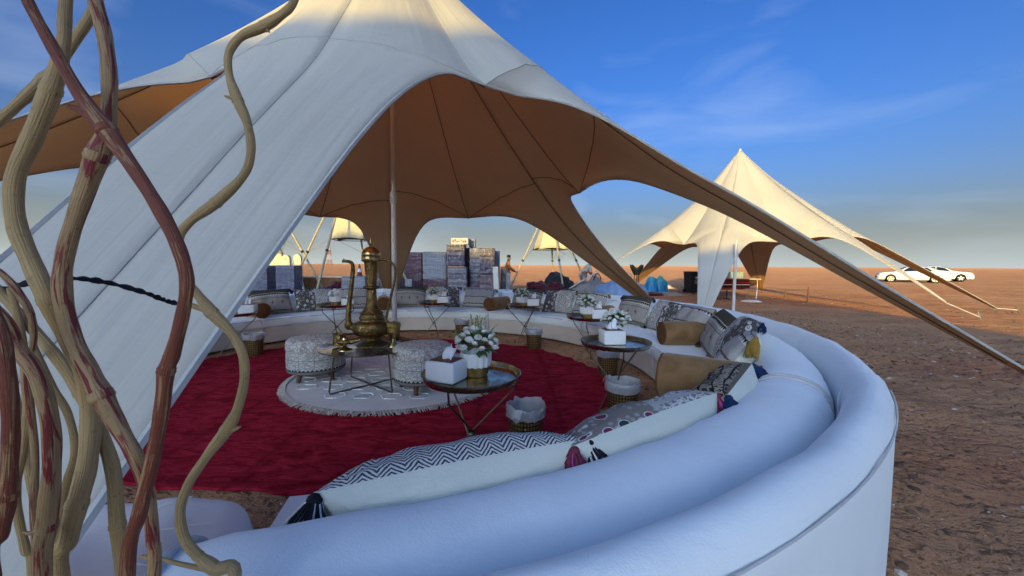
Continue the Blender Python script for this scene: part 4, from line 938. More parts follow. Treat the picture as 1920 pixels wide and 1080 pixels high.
def bouquet(label, x, y, nb, seed, rad=.135, hgt=.13, br=.030, round_buds=False, gold=True, z=TZ, sprigs=True, vh=.15):
    rnd = random.Random(seed); t = thing('flower_pot', label, 'flowers', (x, y, z), rnd.random()*3, 'white flower pots on the tray tables')
    fl = lambda a, zz: 1+(.035*math.cos(a*14) if zz > .055 else .0)
    MB().lathe([(.066, .050), (.088, .062), (.096, .10), (.098, vh), (.090, vh), (.088, .10), (.0005, .10)], 84, flute=fl).build('pot', M['white_ceramic'], t)
    MB().lathe([(.0005, 0), (.070, 0), (.076, .01), (.083, .05), (.089, .064), (.07, .066)], 40).build('pot_base', M['gold_hammered'], t)
    cz = vh+.02; hh = rnd.random
    if not round_buds:
        lv = MB()
        for k in range(64):
            a = rnd.random()*6.283; e = rnd.uniform(-.1, 1.25); d = Vector((math.cos(a)*math.cos(e), math.sin(a)*math.cos(e), math.sin(e)))
            leafquad(lv, Vector((0, 0, cz))+Vector((d.x*rad*.55, d.y*rad*.55, d.z*hgt*.5)), d+Vector((0, 0, rnd.uniform(-.4, .3))), rnd.uniform(.05, .085), rnd.uniform(.012, .02), rnd)
        lv.build('leaves', M['leaf'], t, weld=False, kind='stuff')
        if sprigs:
            sp = MB()
            for k in range(16):
                a = rnd.random()*6.283; e = rnd.uniform(.1, 1.4); d = Vector((math.cos(a)*math.cos(e), math.sin(a)*math.cos(e), math.sin(e)*1.15)); L = rad*rnd.uniform(1.15, 1.5)
                sp.tube([(0, 0, cz), tuple(Vector((0, 0, cz))+d*L)], .0016, 4, None, False)
                for q in range(9):
                    f = .5+.55*q/9; p = Vector((0, 0, cz))+d*L*f; leafquad(sp, p, d+Vector((rnd.uniform(-1, 1), rnd.uniform(-1, 1), rnd.uniform(-.5, .8))), .020, .0055, rnd)
            sp.build('sprigs', M['sprig'], t, weld=False, kind='stuff')
    for k in range(nb):
        f = (k+.5)/nb; e = math.asin(1-f*1.02) if f < .98 else 0; a = k*2.39996+seed
        p = (rad*math.cos(e)*math.cos(a)*rnd.uniform(.82, 1.08), rad*math.cos(e)*math.sin(a)*rnd.uniform(.82, 1.08), cz+hgt*math.sin(e)*rnd.uniform(.85, 1.1)+.01)
        mb_ = MB()
        if round_buds:
            for q in range(5): mb_.ell((p[0]+.008*math.cos(q*1.26), p[1]+.008*math.sin(q*1.26), p[2]), (br*.8, br*.8, br*.85), 8, 6)
        else: blossom(mb_, p, br*rnd.uniform(.8, 1.15), seed*100+k)
        mb_.build('blossom', M['petal'], t, weld=False)
    return t
bouquet('white rose bouquet in a fluted white and gold pot on the nearest table', -.225, 2.41, 36, 3, .132, .125, .025)
bouquet('white flowers in a white pot on the right tray table', .985, 3.585, 30, 4, .125, .10, .027, sprigs=False)
bouquet('white flowers in a white and gold pot on the table beyond the right one', 1.0, 5.08, 30, 5, .13, .12, .026)
bouquet('white flowers on the far table beside the middle bolster', .175, 6.55, 24, 6, .13, .11, .028)
bouquet('white flowers on the far table right of the tent pole', -1.42, 6.97, 22, 7, .12, .10, .028)
bouquet('round white buds in a fluted pot at the far left', -2.98, 6.47, 13, 8, .105, .075, .034, round_buds=True)

# ------------------------------------------------------------------ low table with the big ewer
EX, EY, EZ = -1.47, 3.93, .462
lt = thing('coffee_table', 'low round table with bent rod legs carrying the brass ewer', 'table', (EX, EY, .04), .3)
MB().lathe([(.0005, .405), (.44, .405), (.475, .418), (.492, .422), (.492, .414), (.47, .405), (.44, .395), (.0005, .395)], 64).build('tray', M['tray'], lt)
for a in (.55, .55+PI/2):
    c, s_ = math.cos(a), math.sin(a)
    MB().tube([(c*.36, s_*.36, .395), (c*.42, s_*.42, .03), (c*.41, s_*.41, .008), (-c*.41, -s_*.41, .008+(.009 if a > 1 else 0)), (-c*.42, -s_*.42, .03), (-c*.36, -s_*.36, .395)], .008, 8).build('leg_loop', M['rod'], lt)
ew = thing('ewer', 'tall engraved brass ewer with domed lid, serpent spout and long handle', 'ewer', (EX+.03, EY, EZ), 0)
S_ = 1.0
body = [(.0005, 0), (.150, 0), (.155, .012), (.135, .025), (.098, .05), (.075, .075), (.085, .09), (.16, .115), (.187, .15), (.193, .19), (.185, .225), (.165, .245), (.125, .255), (.120, .275), (.130, .285), (.120, .30), (.112, .325), (.118, .335), (.100, .352), (.075, .385), (.060, .42), (.050, .50), (.046, .565), (.050, .58), (.078, .588), (.086, .598), (.078, .608), (.050, .617)]
MB().lathe(smooth_tab(body, 3), 48).build('body', M['brass'], ew)
MB().lathe([(.050, .615), (.052, .68), (.060, .76), (.068, .845), (.072, .86)], 36).build('neck', M['brass'], ew)
ld = MB().lathe([(.072, .858), (.092, .862), (.095, .88), (.094, .905), (.090, .915), (.094, .925), (.088, .955), (.070, .985), (.045, 1.005), (.018, 1.015), (.0005, 1.017)], 36).build('lid', M['brass_plain'], ew)
MB().lathe([(.006, 1.012), (.009, 1.03), (.015, 1.045), (.010, 1.065), (.004, 1.095), (.0005, 1.11)], 16).build('finial', M['brass_plain'], ld)
sp = smoothpath([(-.12, -.02, .15), (-.20, -.02, .19), (-.235, -.02, .26), (-.225, -.02, .40), (-.205, -.02, .56), (-.185, -.02, .72), (-.178, -.02, .80), (-.190, -.02, .845), (-.225, -.02, .862), (-.258, -.02, .862)], 10)
spout = MB().tube(sp, [(.034-.020*(i/90)**.8)*(1+.09*math.sin(i*2.2)) for i in range(len(sp))], 12).build('spout', M['brass'], ew)
MB().tube([(-.25, -.02, .862), (-.275, -.02, .872), (-.288, -.02, .862)], [.015, .014, .006], 8).tube([(-.262, -.02, .872), (-.272, -.02, .895)], [.006, .001], 6).tube([(-.27, -.02, .858), (-.292, -.02, .848)], [.008, .002], 6).build('serpent_head', M['brass'], spout)
hd = smoothpath([(.07, .0, .875), (.12, .0, .885), (.19, .0, .865), (.238, .0, .815), (.245, .0, .74), (.225, .0, .62), (.185, .0, .47), (.155, .0, .33), (.145, .0, .24), (.16, 0, .21)], 8)
MB().tube(hd, [.013*(1+.1*math.sin(i*2.4)) for i in range(len(hd))], 10).build('handle', M['brass'], ew)
MB().ell((.10, 0, .885), (.022, .022, .018), 10, 6).build('hinge', M['brass_plain'], ew)
MB().ell((-.232, -.02, .21), (.045, .04, .05), 12, 8).build('spout_root', M['brass'], ew)
t = thing('brass_cup', 'small engraved brass beaker at the left of the ewer', 'cup', (EX-.30, EY-.03, EZ)); MB().lathe([(.0005, .004), (.055, .004), (.060, 0), (.062, .01), (.058, .02), (.057, .115), (.062, .12), (.060, .125), (.054, .118), (.052, .02), (.0005, .015)], 32).build('bowl', M['brass'], t)
t = thing('oil_lamp', 'brass pointed oil lamp in front of the ewer', 'oil lamp', (EX-.15, EY-.24, EZ))
MB().lathe([(.0005, 0), (.070, 0), (.068, .008), (.030, .025), (.014, .045), (.020, .06), (.0005, .06)], 24).build('foot', M['brass_plain'], t)
b_ = MB(); b_.ell((0, 0, .082), (.075, .05, .028), 20, 10); b_.tube(smoothpath([(.05, 0, .082), (.11, 0, .092), (.16, 0, .104)], 5), [.03-.002*i for i in range(11)], 10); b_.build('reservoir', M['brass'], t)
MB().lathe([(.03, .105), (.026, .12), (.010, .13), (.013, .145), (.0005, .16)], 16).build('lid', M['brass_plain'], t)
MB().tube([(-.065, 0, .085), (-.11, 0, .10), (-.115, 0, .07), (-.07, 0, .07)], .006, 7).build('handle', M['brass_plain'], t)
t = thing('goblet', 'brass goblet with patterned band at the right of the ewer', 'goblet', (EX+.265, EY-.05, EZ))
MB().lathe([(.0005, 0), (.062, 0), (.060, .01), (.030, .04), (.016, .075), (.022, .095), (.030, .11), (.048, .135), (.056, .17), (.066, .20)], 28).build('stem_and_bowl', M['brass_plain'], t)
MB().lathe([(.066, .20), (.071, .205), (.073, .235), (.069, .245), (.066, .24), (.062, .15), (.0005, .14)], 28).build('band', M['gold_hammered'], t)
MB().lathe([(.0005, .265), (.016, .26), (.02, .25), (.07, .243)], 24).build('lid', M['brass_plain'], t)
t = thing('brass_pot', 'small lidded brass pot behind the ewer', 'pot', (EX+.175, EY+.26, EZ)); MB().lathe([(.0005, 0), (.05, 0), (.06, .02), (.058, .08), (.05, .10), (.06, .115), (.062, .16), (.05, .165)], 28).build('body', M['brass'], t); MB().lathe([(.052, .165), (.05, .18), (.02, .188), (.0005, .19)], 24).build('lid', M['brass_plain'], t)
t = thing('small_plate', 'small shallow brass plate at the right edge of the low table', 'plate', (EX+.36, EY+.11, EZ)); MB().lathe([(.0005, .004), (.08, .004), (.105, .014), (.107, .012), (.085, 0), (.0005, 0)], 36).build('dish', M['brass_plain'], t); MB().lathe([(.104, .0125), (.110, .015), (.108, .010)], 36).build('rim', M['tray_rim'], t)

# ------------------------------------------------------------------ stools
def stool(label, x, y, rz, h=.47, rad=.295):
    t = thing('pouf_stool', label, 'stool', (x, y, .036), rz, 'printed round stools')
    MB().lathe([(rad*.93, .105), (rad*.985, .11), (rad, .125), (rad*1.01, .22), (rad*1.005, .30), (rad*.985, .345)], 64).build('side', M['stool'], t)
    MB().lathe([(rad*.985, .340), (rad*1.015, .352), (rad*1.02, .40), (rad*.985, .432), (rad*.90, .452), (rad*.6, .466), (rad*.25, .470), (.0005, .470)], 64).build('seat', M['stool_top'], t)
    MB().tube([(rad*1.0*math.cos(k*PI/32), rad*1.0*math.sin(k*PI/32), .345) for k in range(65)], .007, 6).build('piping', M['fringe'], t)
    MB().lathe([(.0005, .10), (rad*.94, .10), (rad*.94, .112)], 40).build('bottom', M['black_cloth'], t)
    for k in range(4):
        a = PI/4+k*PI/2; c, s_ = math.cos(a), math.sin(a)
        MB().tube([(c*rad*.68, s_*rad*.68, .112), (c*rad*.80, s_*rad*.80, .0)], [.030, .019], 10).build('leg', M['walnut'], t)
    return t
m = Mat('stool_top_print', .9, (.5, .48, .44), 0, .15); o = m.coord()
e = m.vor(o, 26., 'DISTANCE_TO_EDGE', 'Distance', .8); d_ = m.vor(o, 9., 'F1', 'Distance', .4)
c = m.mix(m.math('MULTIPLY', m.math('LESS_THAN', e, .09), .6), (.55, .53, .48), (.2, .19, .17)); c = m.mix(m.math('MULTIPLY', m.math('LESS_THAN', m.math('ABSOLUTE', m.math('SUBTRACT', d_, .33)), .06), .6), c, (.24, .2, .16))
m.color(c); m.bump(m.noise(o, 320, 2), .3, .002); M['stool_top'] = m.m
stool('printed round stool at the left of the ewer table', -2.16, 4.20, .4)
stool('printed round stool right of the tent pole, behind the tissue box', -.90, 3.86, .7)

# ------------------------------------------------------------------ waste baskets
def basket(label, x, y, rz, h=.30, r0=.105, r1=.125, seed=1, crumple=1., z=0.):
    rnd = random.Random(seed); t = thing('waste_basket', label, 'waste basket', (x, y, z), rz, 'brass waste baskets with plastic liners')
    MB().lathe([(.0005, .012), (r0-.004, .012), (r0, 0), (r0+.004, .006), (r0+(r1-r0)*.5, h*.5), (r1, h-.012), (r1+.006, h-.008), (r1+.006, h), (r1-.002, h), (r0-.004, .02)], 40).build('bucket', M['bin'], t)
    mb_ = MB(); N_ = 48; vs = []; rows = [(r0*.6, h*.45), (r1*.80, h*.75), (r1-.006, h-.002), (r1+.004, h+.020), (r1+.011, h+.002), (r1+.011, h-.03), (r1+.009, h-.055)]
    for j, (r, zz) in enumerate(rows):
        for k in range(N_):
            a = 2*PI*k/N_; n_ = noise.noise(Vector((math.cos(a)*3+seed, math.sin(a)*3, j*.7))); n2 = noise.noise(Vector((math.cos(a)*9, math.sin(a)*9+seed, j)))
            rr = r+crumple*(.010*n_+.006*n2)*(1 if j != 2 else .3)+(.002 if j > 2 else 0); zz2 = zz+crumple*(.022*n_+.01*n2)*(1.0 if j in (1, 3, 6) else .3)+(.014*crumple*max(0, math.sin(a*2+seed)) if j == 3 else 0)
            if j >= 4: rr = max(rr, r1+.008)
            vs.append((rr*math.cos(a), rr*math.sin(a), zz2))
    mb_.add(vs, [(j*N_+k, j*N_+(k+1) % N_, (j+1)*N_+(k+1) % N_, (j+1)*N_+k) for j in range(len(rows)-1) for k in range(N_)])
    mb_.build('liner', M['liner'], t)
    kn = MB(); a = seed*1.3; vs = []
    for j in range(6):
        for i in range(5): vs.append(((r1*.9+.012*j)*math.cos(a)+(i-2)*.016*(-math.sin(a)), (r1*.9+.012*j)*math.sin(a)+(i-2)*.016*math.cos(a), h+.01+.02*math.sin(j*.6)+.008*math.sin(i*2+j)-.012*max(0, j-3)**1.5))
    kn.add(vs, [(j*5+i, j*5+i+1, j*5+i+6, j*5+i+5) for j in range(5) for i in range(4)]); kn.build('liner_flap', M['liner'], t)
    return t
for i, (lab, x, y, z) in enumerate((('brass waste basket behind the bouquet at the far side', -.89, 6.80, 0), ('brass waste basket in front of the far sofa, left of the right tables', .34, 5.86, 0), ('brass waste basket under the right tray table', 1.13, 4.45, 0),
    ('brass waste basket with lattice sides between rug edge and near bolster', .95, 3.22, 0), ('waste basket with clear liner on the red rug near the viewer', .10, 2.60, .02), ('leftmost brass waste basket, below the leftmost table', -3.60, 5.30, 0))):
    basket(lab, x, y, i*.7, seed=i+2, crumple=(.6, .6, .9, .5, 1.2, 1.)[i], r0=.105 if i != 3 else .118, r1=.125 if i != 3 else .138, z=z+.002)
# ------------------------------------------------------------------ things waiting beyond the sofas
def stack(label, x, y, w, z0, z1, mat, d=.8, rz=0., lean=0., straps=True, cat='pallet stack', name='wrapped_stack', group='film wrapped stacks beyond the sofa'):
    t = thing(name, label, cat, (x, y, z0), rz, group); h = z1-z0; rnd = random.Random(int(abs(x*100)+z1*10))
    b = MB(); nz = 26; lay = [rnd.uniform(-.022, .022) for _ in range(27)]; nxs = 10; vs = []; per = []
    for i in range(4*nxs):
        s_, f = divmod(i, nxs); f = f/nxs*2-1
        p = ((f, -1), (1, f), (-f, 1), (-1, -f))[s_]; per.append(p)
    for j in range(nz+1):
        for (px, py) in per:
            k = 1+.03*noise.noise(Vector((px*2+x, py*2, j*.5+y)))-(.03 if j in (0, nz) else 0)+lay[j]
            e = .97 if abs(px) > .95 and abs(py) > .95 else 1
            vs.append((px*w/2*k*e+lean*h*j/nz, py*d/2*k*e, h*j/nz+.012*noise.noise(Vector((px, py, j+x)))*(j > 0)))
    n_ = len(per)
    b.add(vs, [(j*n_+i, j*n_+(i+1) % n_, (j+1)*n_+(i+1) % n_, (j+1)*n_+i) for j in range(nz) for i in range(n_)]+[tuple(nz*n_+i for i in range(n_))]+[tuple(range(n_-1, -1, -1))])
    b.build('load', M[mat], t)
    if straps:
        for f in (.18, .82):
            xx = (f-.5)*w; MB().tube([(xx, -d/2*1.03, .01), (xx+lean*h, -d/2*1.03, h*1.0), (xx+lean*h, -d/2*.9, h+.012)], .006, 5).build('strap', M['wrap_silver'], t)
        MB().box((lean*h, 0, h+.004), (w*.96, d*.96, .012)).build('top_sheet', M['wrap_silver'], t, False)
    return t
stack('tall film wrapped stack of dark red rugs half hidden by the far tent leg', -3.93, 15.2, .9, 0, 1.76, 'wrap_red')
stack('lower film wrapped bale of striped red rugs beside the tall red stack', -2.96, 15.0, .91, 0, .73, 'wrap_red', straps=False)
stack('silvery film wrapped bale on top of the striped red bale', -2.96, 15.0, .90, .735, 1.77, 'wrap_silver')
stack('grey wrapped block, lower one under the white carton', -2.03, 14.6, .70, 0, 1.22, 'wrap_grey', straps=False)
stack('wrapped block with a red top layer directly below the white carton', -2.11, 14.65, .68, 1.235, 2.04, 'wrap_dark', d=.7)
t = stack('white carton with orange print topping the highest stack', -1.97, 14.65, .66, 2.06, 2.29, 'carton', .45, straps=False, cat='carton', name='carton', group='cartons on the stacks')
for k in range(7): MB().box((-.24+k*.075, -.2305, .12+.03*math.sin(k*2)), (.05, .004, .05+.03*math.cos(k))).build('print_mark', M['carton_print'], t, False)
stack('small silver wrapped carton next to the printed white carton', -1.55, 15.1, .24, 1.97, 2.28, 'wrap_silver', .4, straps=False, cat='carton', name='carton', group='cartons on the stacks')
stack('narrow dark stack in the gap right of the highest stack', -1.72, 15.5, .34, 0, 1.96, 'wrap_dark', .5, straps=False)
stack('dark low bale under the grey taped carton', -1.41, 14.9, .42, 0, .95, 'wrap_dark', .6, straps=False)
stack('grey taped carton on the dark low bale', -1.42, 14.9, .40, .962, 1.92, 'wrap_grey', .6, straps=False)
stack('red flat rug bale at the right end, lower one', -.93, 14.8, .58, 0, .93, 'wrap_redh', straps=False)
stack('grey and red striped block on the right red bale', -.94, 14.8, .56, .945, 1.92, 'wrap_dark')
stack('thin silver wrapped upright behind the right red bale', -.59, 15.3, .2, 0, 1.84, 'wrap_silver', .4, straps=False)
stack('white roll leaning against the right red bale', -.56, 14.3, .2, 0, 1.23, 'white_board', .2, lean=-.05, straps=False, cat='roll', name='wrapped_roll')
stack('dark wrapped box beside the leaning white roll', -.34, 14.9, .22, 0, 1.23, 'wrap_dark', .4, straps=False)
stack('short silver roll leaning at the right end of the stacks', -.16, 14.4, .14, 0, .98, 'wrap_silver', .16, lean=.04, straps=False, cat='roll', name='wrapped_roll')
stack('small silver bundle at the foot of the tall red stack', -3.74, 14.0, .26, 0, .76, 'wrap_silver', .3, straps=False)
stack('bluish wrapped board stack next to the white tent leg', -8.10, 12.5, .56, 0, 1.22, 'wrap_blue', .5)
stack('bluish wrapped board stack left of the crossed poles', -7.25, 12.5, .6, 0, 1.23, 'wrap_blue', .5)
stack('crumpled silver film bundle between the two bluish stacks', -7.95, 13.0, .24, 0, 1.2, 'wrap_silver', .3, straps=False)
stack('low silver wrapped box with the traffic cone on it', -5.24, 13.0, .8, 0, .88, 'wrap_silver', .7, straps=False)
stack('dark wrapped box right behind the ewer, lower one', -4.59, 13.3, .48, 0, .85, 'wrap_dark', .5, straps=False)
stack('dark striped box on the box behind the ewer', -4.62, 13.4, .43, .862, 1.3, 'wrap_red', .45, straps=False)
t = thing('traffic_cone', 'maroon and white traffic cone on the low silver box', 'cone', (-5.14, 12.95, .895)); MB().lathe([(.0005, 0), (.11, 0), (.11, .02), (.085, .025), (.08, .04)], 20).build('foot', M['cone_orange'], t)
for z0, z1, mt in ((.03, .13, 'cone_orange'), (.13, .25, 'white_plastic'), (.25, .40, 'cone_orange')):
    r_ = lambda z: .085-.065*z/.40
    MB().lathe([(r_(z0), z0), (r_(z1), z1)]+([(.0005, z1+.003)] if z1 > .39 else []), 20).build('band', M[mt], t)
# painted white cut out boards
def board(label, x, y, w, h, rnd_top, rz, foot=False):
    t = thing('cutout_board', label, 'board', (x, y, 0), rz, 'white cut out boards'); pts = [(-w/2, 0), (w/2, 0)]
    pts += [(w/2*math.cos(a), h-w/2+w/2*math.sin(a)) for a in [PI*k/12 for k in range(13)]] if rnd_top else [(w/2, h), (-w/2, h)]
    n_ = len(pts); mb_ = MB(); mb_.add([(x_, -.06, z_) for x_, z_ in pts]+[(x_, .06, z_) for x_, z_ in pts], [tuple(range(n_)), tuple(range(2*n_-1, n_-1, -1))]+[(i, i+n_, (i+1) % n_+n_, (i+1) % n_) for i in range(n_)]); mb_.build('panel', M['white_board'], t, False)
    if rnd_top: MB().lathe([(.0005, 0), (.03, 0), (.03, .01), (.0005, .01)], 12, M4=TR(0, -.066, h-w/2, 0, PI/2)).build('knob', M['steel'], t)
    if foot: MB().add([(w/2+.003, -.05, 0), (w/2+.003, .05, 0), (w/2+.35, -.05, 0), (w/2+.35, .05, 0), (w/2+.003, -.05, .6), (w/2+.003, .05, .6), (w/2+.1, -.05, .25), (w/2+.1, .05, .25)], [(0, 2, 6, 4), (1, 5, 7, 3), (2, 3, 7, 6), (6, 7, 5, 4), (0, 4, 5, 1), (0, 1, 3, 2)]).build('brace', M['white_board'], t, False)
    return t
board('square topped white board at the left, partly behind the tent leg', -9.35, 15.0, .75, 1.68, False, .1)
board('round topped white board in the middle of the three boards', -8.80, 15.0, .34, 1.63, True, -.1)
board('round topped white board with a side brace near the crossed poles', -8.36, 15.0, .30, 1.66, True, 0, True)
t = thing('plank_wall', 'low brown plank barrier with a pale top rail behind the crossed poles', 'barrier', (-6.9, 16.0, 0))
for k in range(6): MB().box((-1.9+k*.78, 0, .36), (.765, .05, .72)).build('plank', M['brown_board'], t, False)
MB().box((0, -.01, .752), (4.8, .11, .05)).build('top_rail', M['white_board'], t, False)
for k in range(3): MB().box((-1.9+k*1.9, .06, .37), (.07, .06, .74)).build('post', M['brown_board'], t, False)
# pole frames with hung shade cloths
def frame(label, cx, cy, rbase, apex, cw, zb, zt, azs, canopy=True):
    t = thing('pole_frame', label, 'pole frame', (cx, cy, 0), 0, 'pole frames with hung shade cloths'); feet = []
    for k, a in enumerate(azs):
        a = R(a); ft = (rbase*math.cos(a), rbase*math.sin(a), gh(cx+rbase*math.cos(a), cy+rbase*math.sin(a))); tp = (-.18*math.cos(a), -.18*math.sin(a), apex+.35)
        pl = MB().tube([ft, tp], [.038, .032], 9).build('leg_pole', M['rope' if k % 2 else 'pole_bamboo'], t); f = .33; jp = tuple(ft[q]+(tp[q]-ft[q])*f for q in range(3))
        MB().ell(jp, (.055, .055, .06), 8, 6).build('clamp', M['black_plastic'], pl)
        feet.append((jp, a))
    c4 = [(cw/2*math.cos(R(45+90*k)+.2)*1.41, cw/2*math.sin(R(45+90*k)+.2)*1.41) for k in range(4)]; s4 = .52
    mb_ = MB(); n_ = 6; vs = []
    for k in range(4):
        a, b = c4[k], c4[(k+1) % 4]
        for j in range(6):
            f = j/5; sc = 1-(1-s4)*f
            for i in range(n_+1):
                q = i/n_; inw = .07*math.sin(PI*q)*(1-f*.5)
                vs.append(((a[0]+(b[0]-a[0])*q)*sc*(1-inw), (a[1]+(b[1]-a[1])*q)*sc*(1-inw), zb+(zt-zb)*f+(.06*math.sin(PI*q)*(1-f))))
    m7 = n_+1; fs = [(k*6*m7+j*m7+i, k*6*m7+j*m7+i+1, k*6*m7+(j+1)*m7+i+1, k*6*m7+(j+1)*m7+i) for k in range(4) for j in range(5) for i in range(n_)]
    o = mb_.add(vs, fs).build('shade_cloth', [M['yellow_canvas'], M['brown_cloth']], t); so = o.modifiers.new('cloth', 'SOLIDIFY'); so.thickness = .01; so.material_offset = 1; so.offset = -1
    MB().add([(x_*.93, y_*.93, zb+.045) for x_, y_ in c4], [(3, 2, 1, 0)]).build('lining', M['brown_cloth'], t, False)
    for k in range(4):
        a, b = c4[k], c4[(k+1) % 4]; MB().tube([(a[0], a[1], zb), (b[0], b[1], zb)], .015, 6).build('hoop_bar', M['rod'], t)
        MB().tube([(a[0]*s4, a[1]*s4, zt), (0, 0, apex)], .007, 5).build('hanger', M['rope'], t)
        for jp, an in feet:
            if math.cos(an-math.atan2(a[1], a[0])) > .5: MB().tube([(a[0], a[1], zb), jp], .006, 5).build('guy_line', M['rope'], t)
    return t
M['pole_bamboo'] = simple('pale_bamboo_pole', (.50, .42, .26), .6, 0, .15)
frame('pole frame with brown lined shade cloth, left of the crossed poles', -9.3, 14.0, 2.55, 4.9, 1.5, 2.2, 3.3, (2, 92, 182, 265))
frame('pole frame with pale yellow shade cloth above the ewer spout', -5.87, 14.0, 2.35, 4.9, 1.1, 2.16, 3.3, (184, 265, 3, 95))
frame('pole frame with pale yellow shade cloth beyond the carpet heap', 1.65, 17.0, 1.85, 4.2, 1.25, 1.98, 2.95, (180, -76, 78, 0))
# cloth heaps
def lump(name, label, cat, x, y, d, mat, seed, fold=7, rz=0., z=0., pw=1., parts=None):
    t = thing(name, label, cat, (x, y, gh(x, y)+z), rz, 'heaps and bundles on the sand' if cat in ('bundle', 'cloth') else None); N_, K = 40, 16; vs = []
    for j in range(K+1):
        e = (j/K)*PI/2
        for k in range(N_):
            a = 2*PI*k/N_; p = Vector((math.cos(a)*math.cos(e), math.sin(a)*math.cos(e), math.sin(e)))
            amp = .4 if cat in ('bag', 'plastic sheet') else 1.; n_ = amp*.34*noise.noise(p*1.6+Vector((seed, 0, 0)))+.16*noise.noise(p*3.6+Vector((0, seed, 0)))+.05*math.sin(fold*p.x+6*n_2(p, seed))
            r_ = 1+n_; vs.append((p.x*d[0]*r_, p.y*d[1]*r_, max(-.02, (max(0, p.z)**pw)*d[2]*(1+.5*n_)+.04*d[2]*math.sin(fold*1.4*p.x+5*n_2(p, seed+3)))-(.03 if j == 0 else 0)))
    MB().add(vs, [(j*N_+k, j*N_+(k+1) % N_, (j+1)*N_+(k+1) % N_, (j+1)*N_+k) for j in range(K) for k in range(N_)]).build('folds', M[mat], t)
    return t
def n_2(p, s_): return noise.noise(p*2.2+Vector((s_*2, s_, 3)))
for a in (('cloth_bundle', 'maroon cloth heap between the crossed poles', 'cloth', -6.35, 13.4, (.85, .5, .55), 'maroon_cloth', 3), ('cloth_bundle', 'rounded maroon cloth bundle beside the low silver box', 'cloth', -5.85, 13.0, (.42, .4, .72), 'maroon_cloth', 5),
    ('cloth_bundle', 'maroon carpet bundle at the left of the heap', 'bundle', 1.05, 15.6, (.62, .5, .62), 'maroon_cloth', 8), ('cloth_bundle', 'black cloth thrown over the top of the heap', 'bundle', 1.95, 16.0, (.75, .5, .98), 'black_cloth', 9),
    ('cloth_bundle', 'maroon and dark carpet slipping down the front of the heap', 'bundle', 1.75, 15.3, (.5, .4, .62), 'maroon_cloth', 12), ('cloth_bundle', 'green black bundle at the foot of the heap', 'bundle', 2.15, 14.6, (.5, .35, .42), 'black_cloth', 13),
    ('cloth_bundle', 'pale grey tarpaulin bundle at the right of the heap', 'bundle', 2.85, 15.2, (.6, .5, .66), 'grey_cloth', 14), ('cloth_bundle', 'grey sack beside the bent worker', 'bundle', 3.45, 15.9, (.45, .4, .85), 'grey_cloth', 15),
    ('cloth_bundle', 'flat dark sheet spread at the left of the heap', 'bundle', .15, 15.8, (.9, .6, .22), 'grey_cloth', 16), ('plastic_sheet', 'crumpled blue plastic sheet heap behind the far tent leg', 'plastic sheet', 4.0, 13.9, (1.0, .6, .78), 'blue_tarp', 17),
    ('rubbish_bag', 'left of the two blue plastic bags on the sand', 'bag', 6.55, 18.0, (.30, .28, .80), 'blue_bag', 18), ('rubbish_bag', 'right of the two blue plastic bags on the sand', 'bag', 7.02, 18.1, (.30, .28, .78), 'blue_bag', 19),
    ('paper_litter', 'crumpled white wrapping lying behind the second tent', 'litter', 8.6, 21.5, (.4, .25, .2), 'white_plastic', 20), ('paper_litter', 'white crumpled film on the ground by the thin pole', 'litter', 8.75, 14.0, (.34, .22, .07), 'white_plastic', 21),
    ('cloth_bundle', 'dark maroon rag on the ground before the blue bags', 'cloth', 6.0, 16.6, (.7, .35, .16), 'maroon_cloth', 22), ('paper_litter', 'pale cloth scrap beside the maroon rag', 'litter', 6.9, 16.6, (.5, .3, .16), 'grey_cloth', 23),
    ('paper_litter', 'white scrap in front of the dark carpet heap', 'litter', 1.55, 14.4, (.22, .18, .28), 'white_plastic', 24)): lump(*a, pw=.7 if 'bag' in a[2] else 1.)
t = thing('cable_coil', 'coil of black cable lying left of the carpet heap', 'cable', (.55, 14.7, gh(.55, 14.7)))
for k in range(9): MB().tube([((.36+.02*math.sin(k*2))*math.cos(q*PI/12), (.30+.02*math.cos(k*3))*math.sin(q*PI/12), .04+k*.045+.05*math.sin(q*PI/12+k)) for q in range(25)], .026, 6).build('loop', M['rubber'], t)
# two workers
def skin(name, chain, mat, parent, sub=2):
    vs = []; es = []; rs = []; ids = {}
    for path in chain:
        prev = None
        for p in path:
            key = tuple(round(q, 3) for q in p[:3])
            if key not in ids: ids[key] = len(vs); vs.append(p[:3]); rs.append(p[3] if len(p) == 4 else p[3:])
            i = ids[key]
            if prev is not None: es.append((prev, i))
            prev = i
    me_ = bpy.data.meshes.new(name); bm_ = bmesh.new(); lay = bm_.verts.layers.skin.verify(); bv = [bm_.verts.new(v) for v in vs]
    for e in es: bm_.edges.new((bv[e[0]], bv[e[1]])) if bm_.edges.get((bv[e[0]], bv[e[1]])) is None else None
    for i, r_ in enumerate(rs): bv[i][lay].radius = (r_, r_) if not hasattr(r_, '__len__') else tuple(np.ravel(r_)[:2] if len(np.ravel(r_)) > 1 else (np.ravel(r_)[0],)*2)
    bv[0][lay].use_root = True
    bm_.to_mesh(me_); bm_.free(); me_.materials.append(M[mat]); o = link(name, me_, parent)
    s_ = o.modifiers.new('skin', 'SKIN'); s_.use_smooth_shade = True; ss = o.modifiers.new('sub', 'SUBSURF'); ss.levels = sub; ss.render_levels = sub
    return o
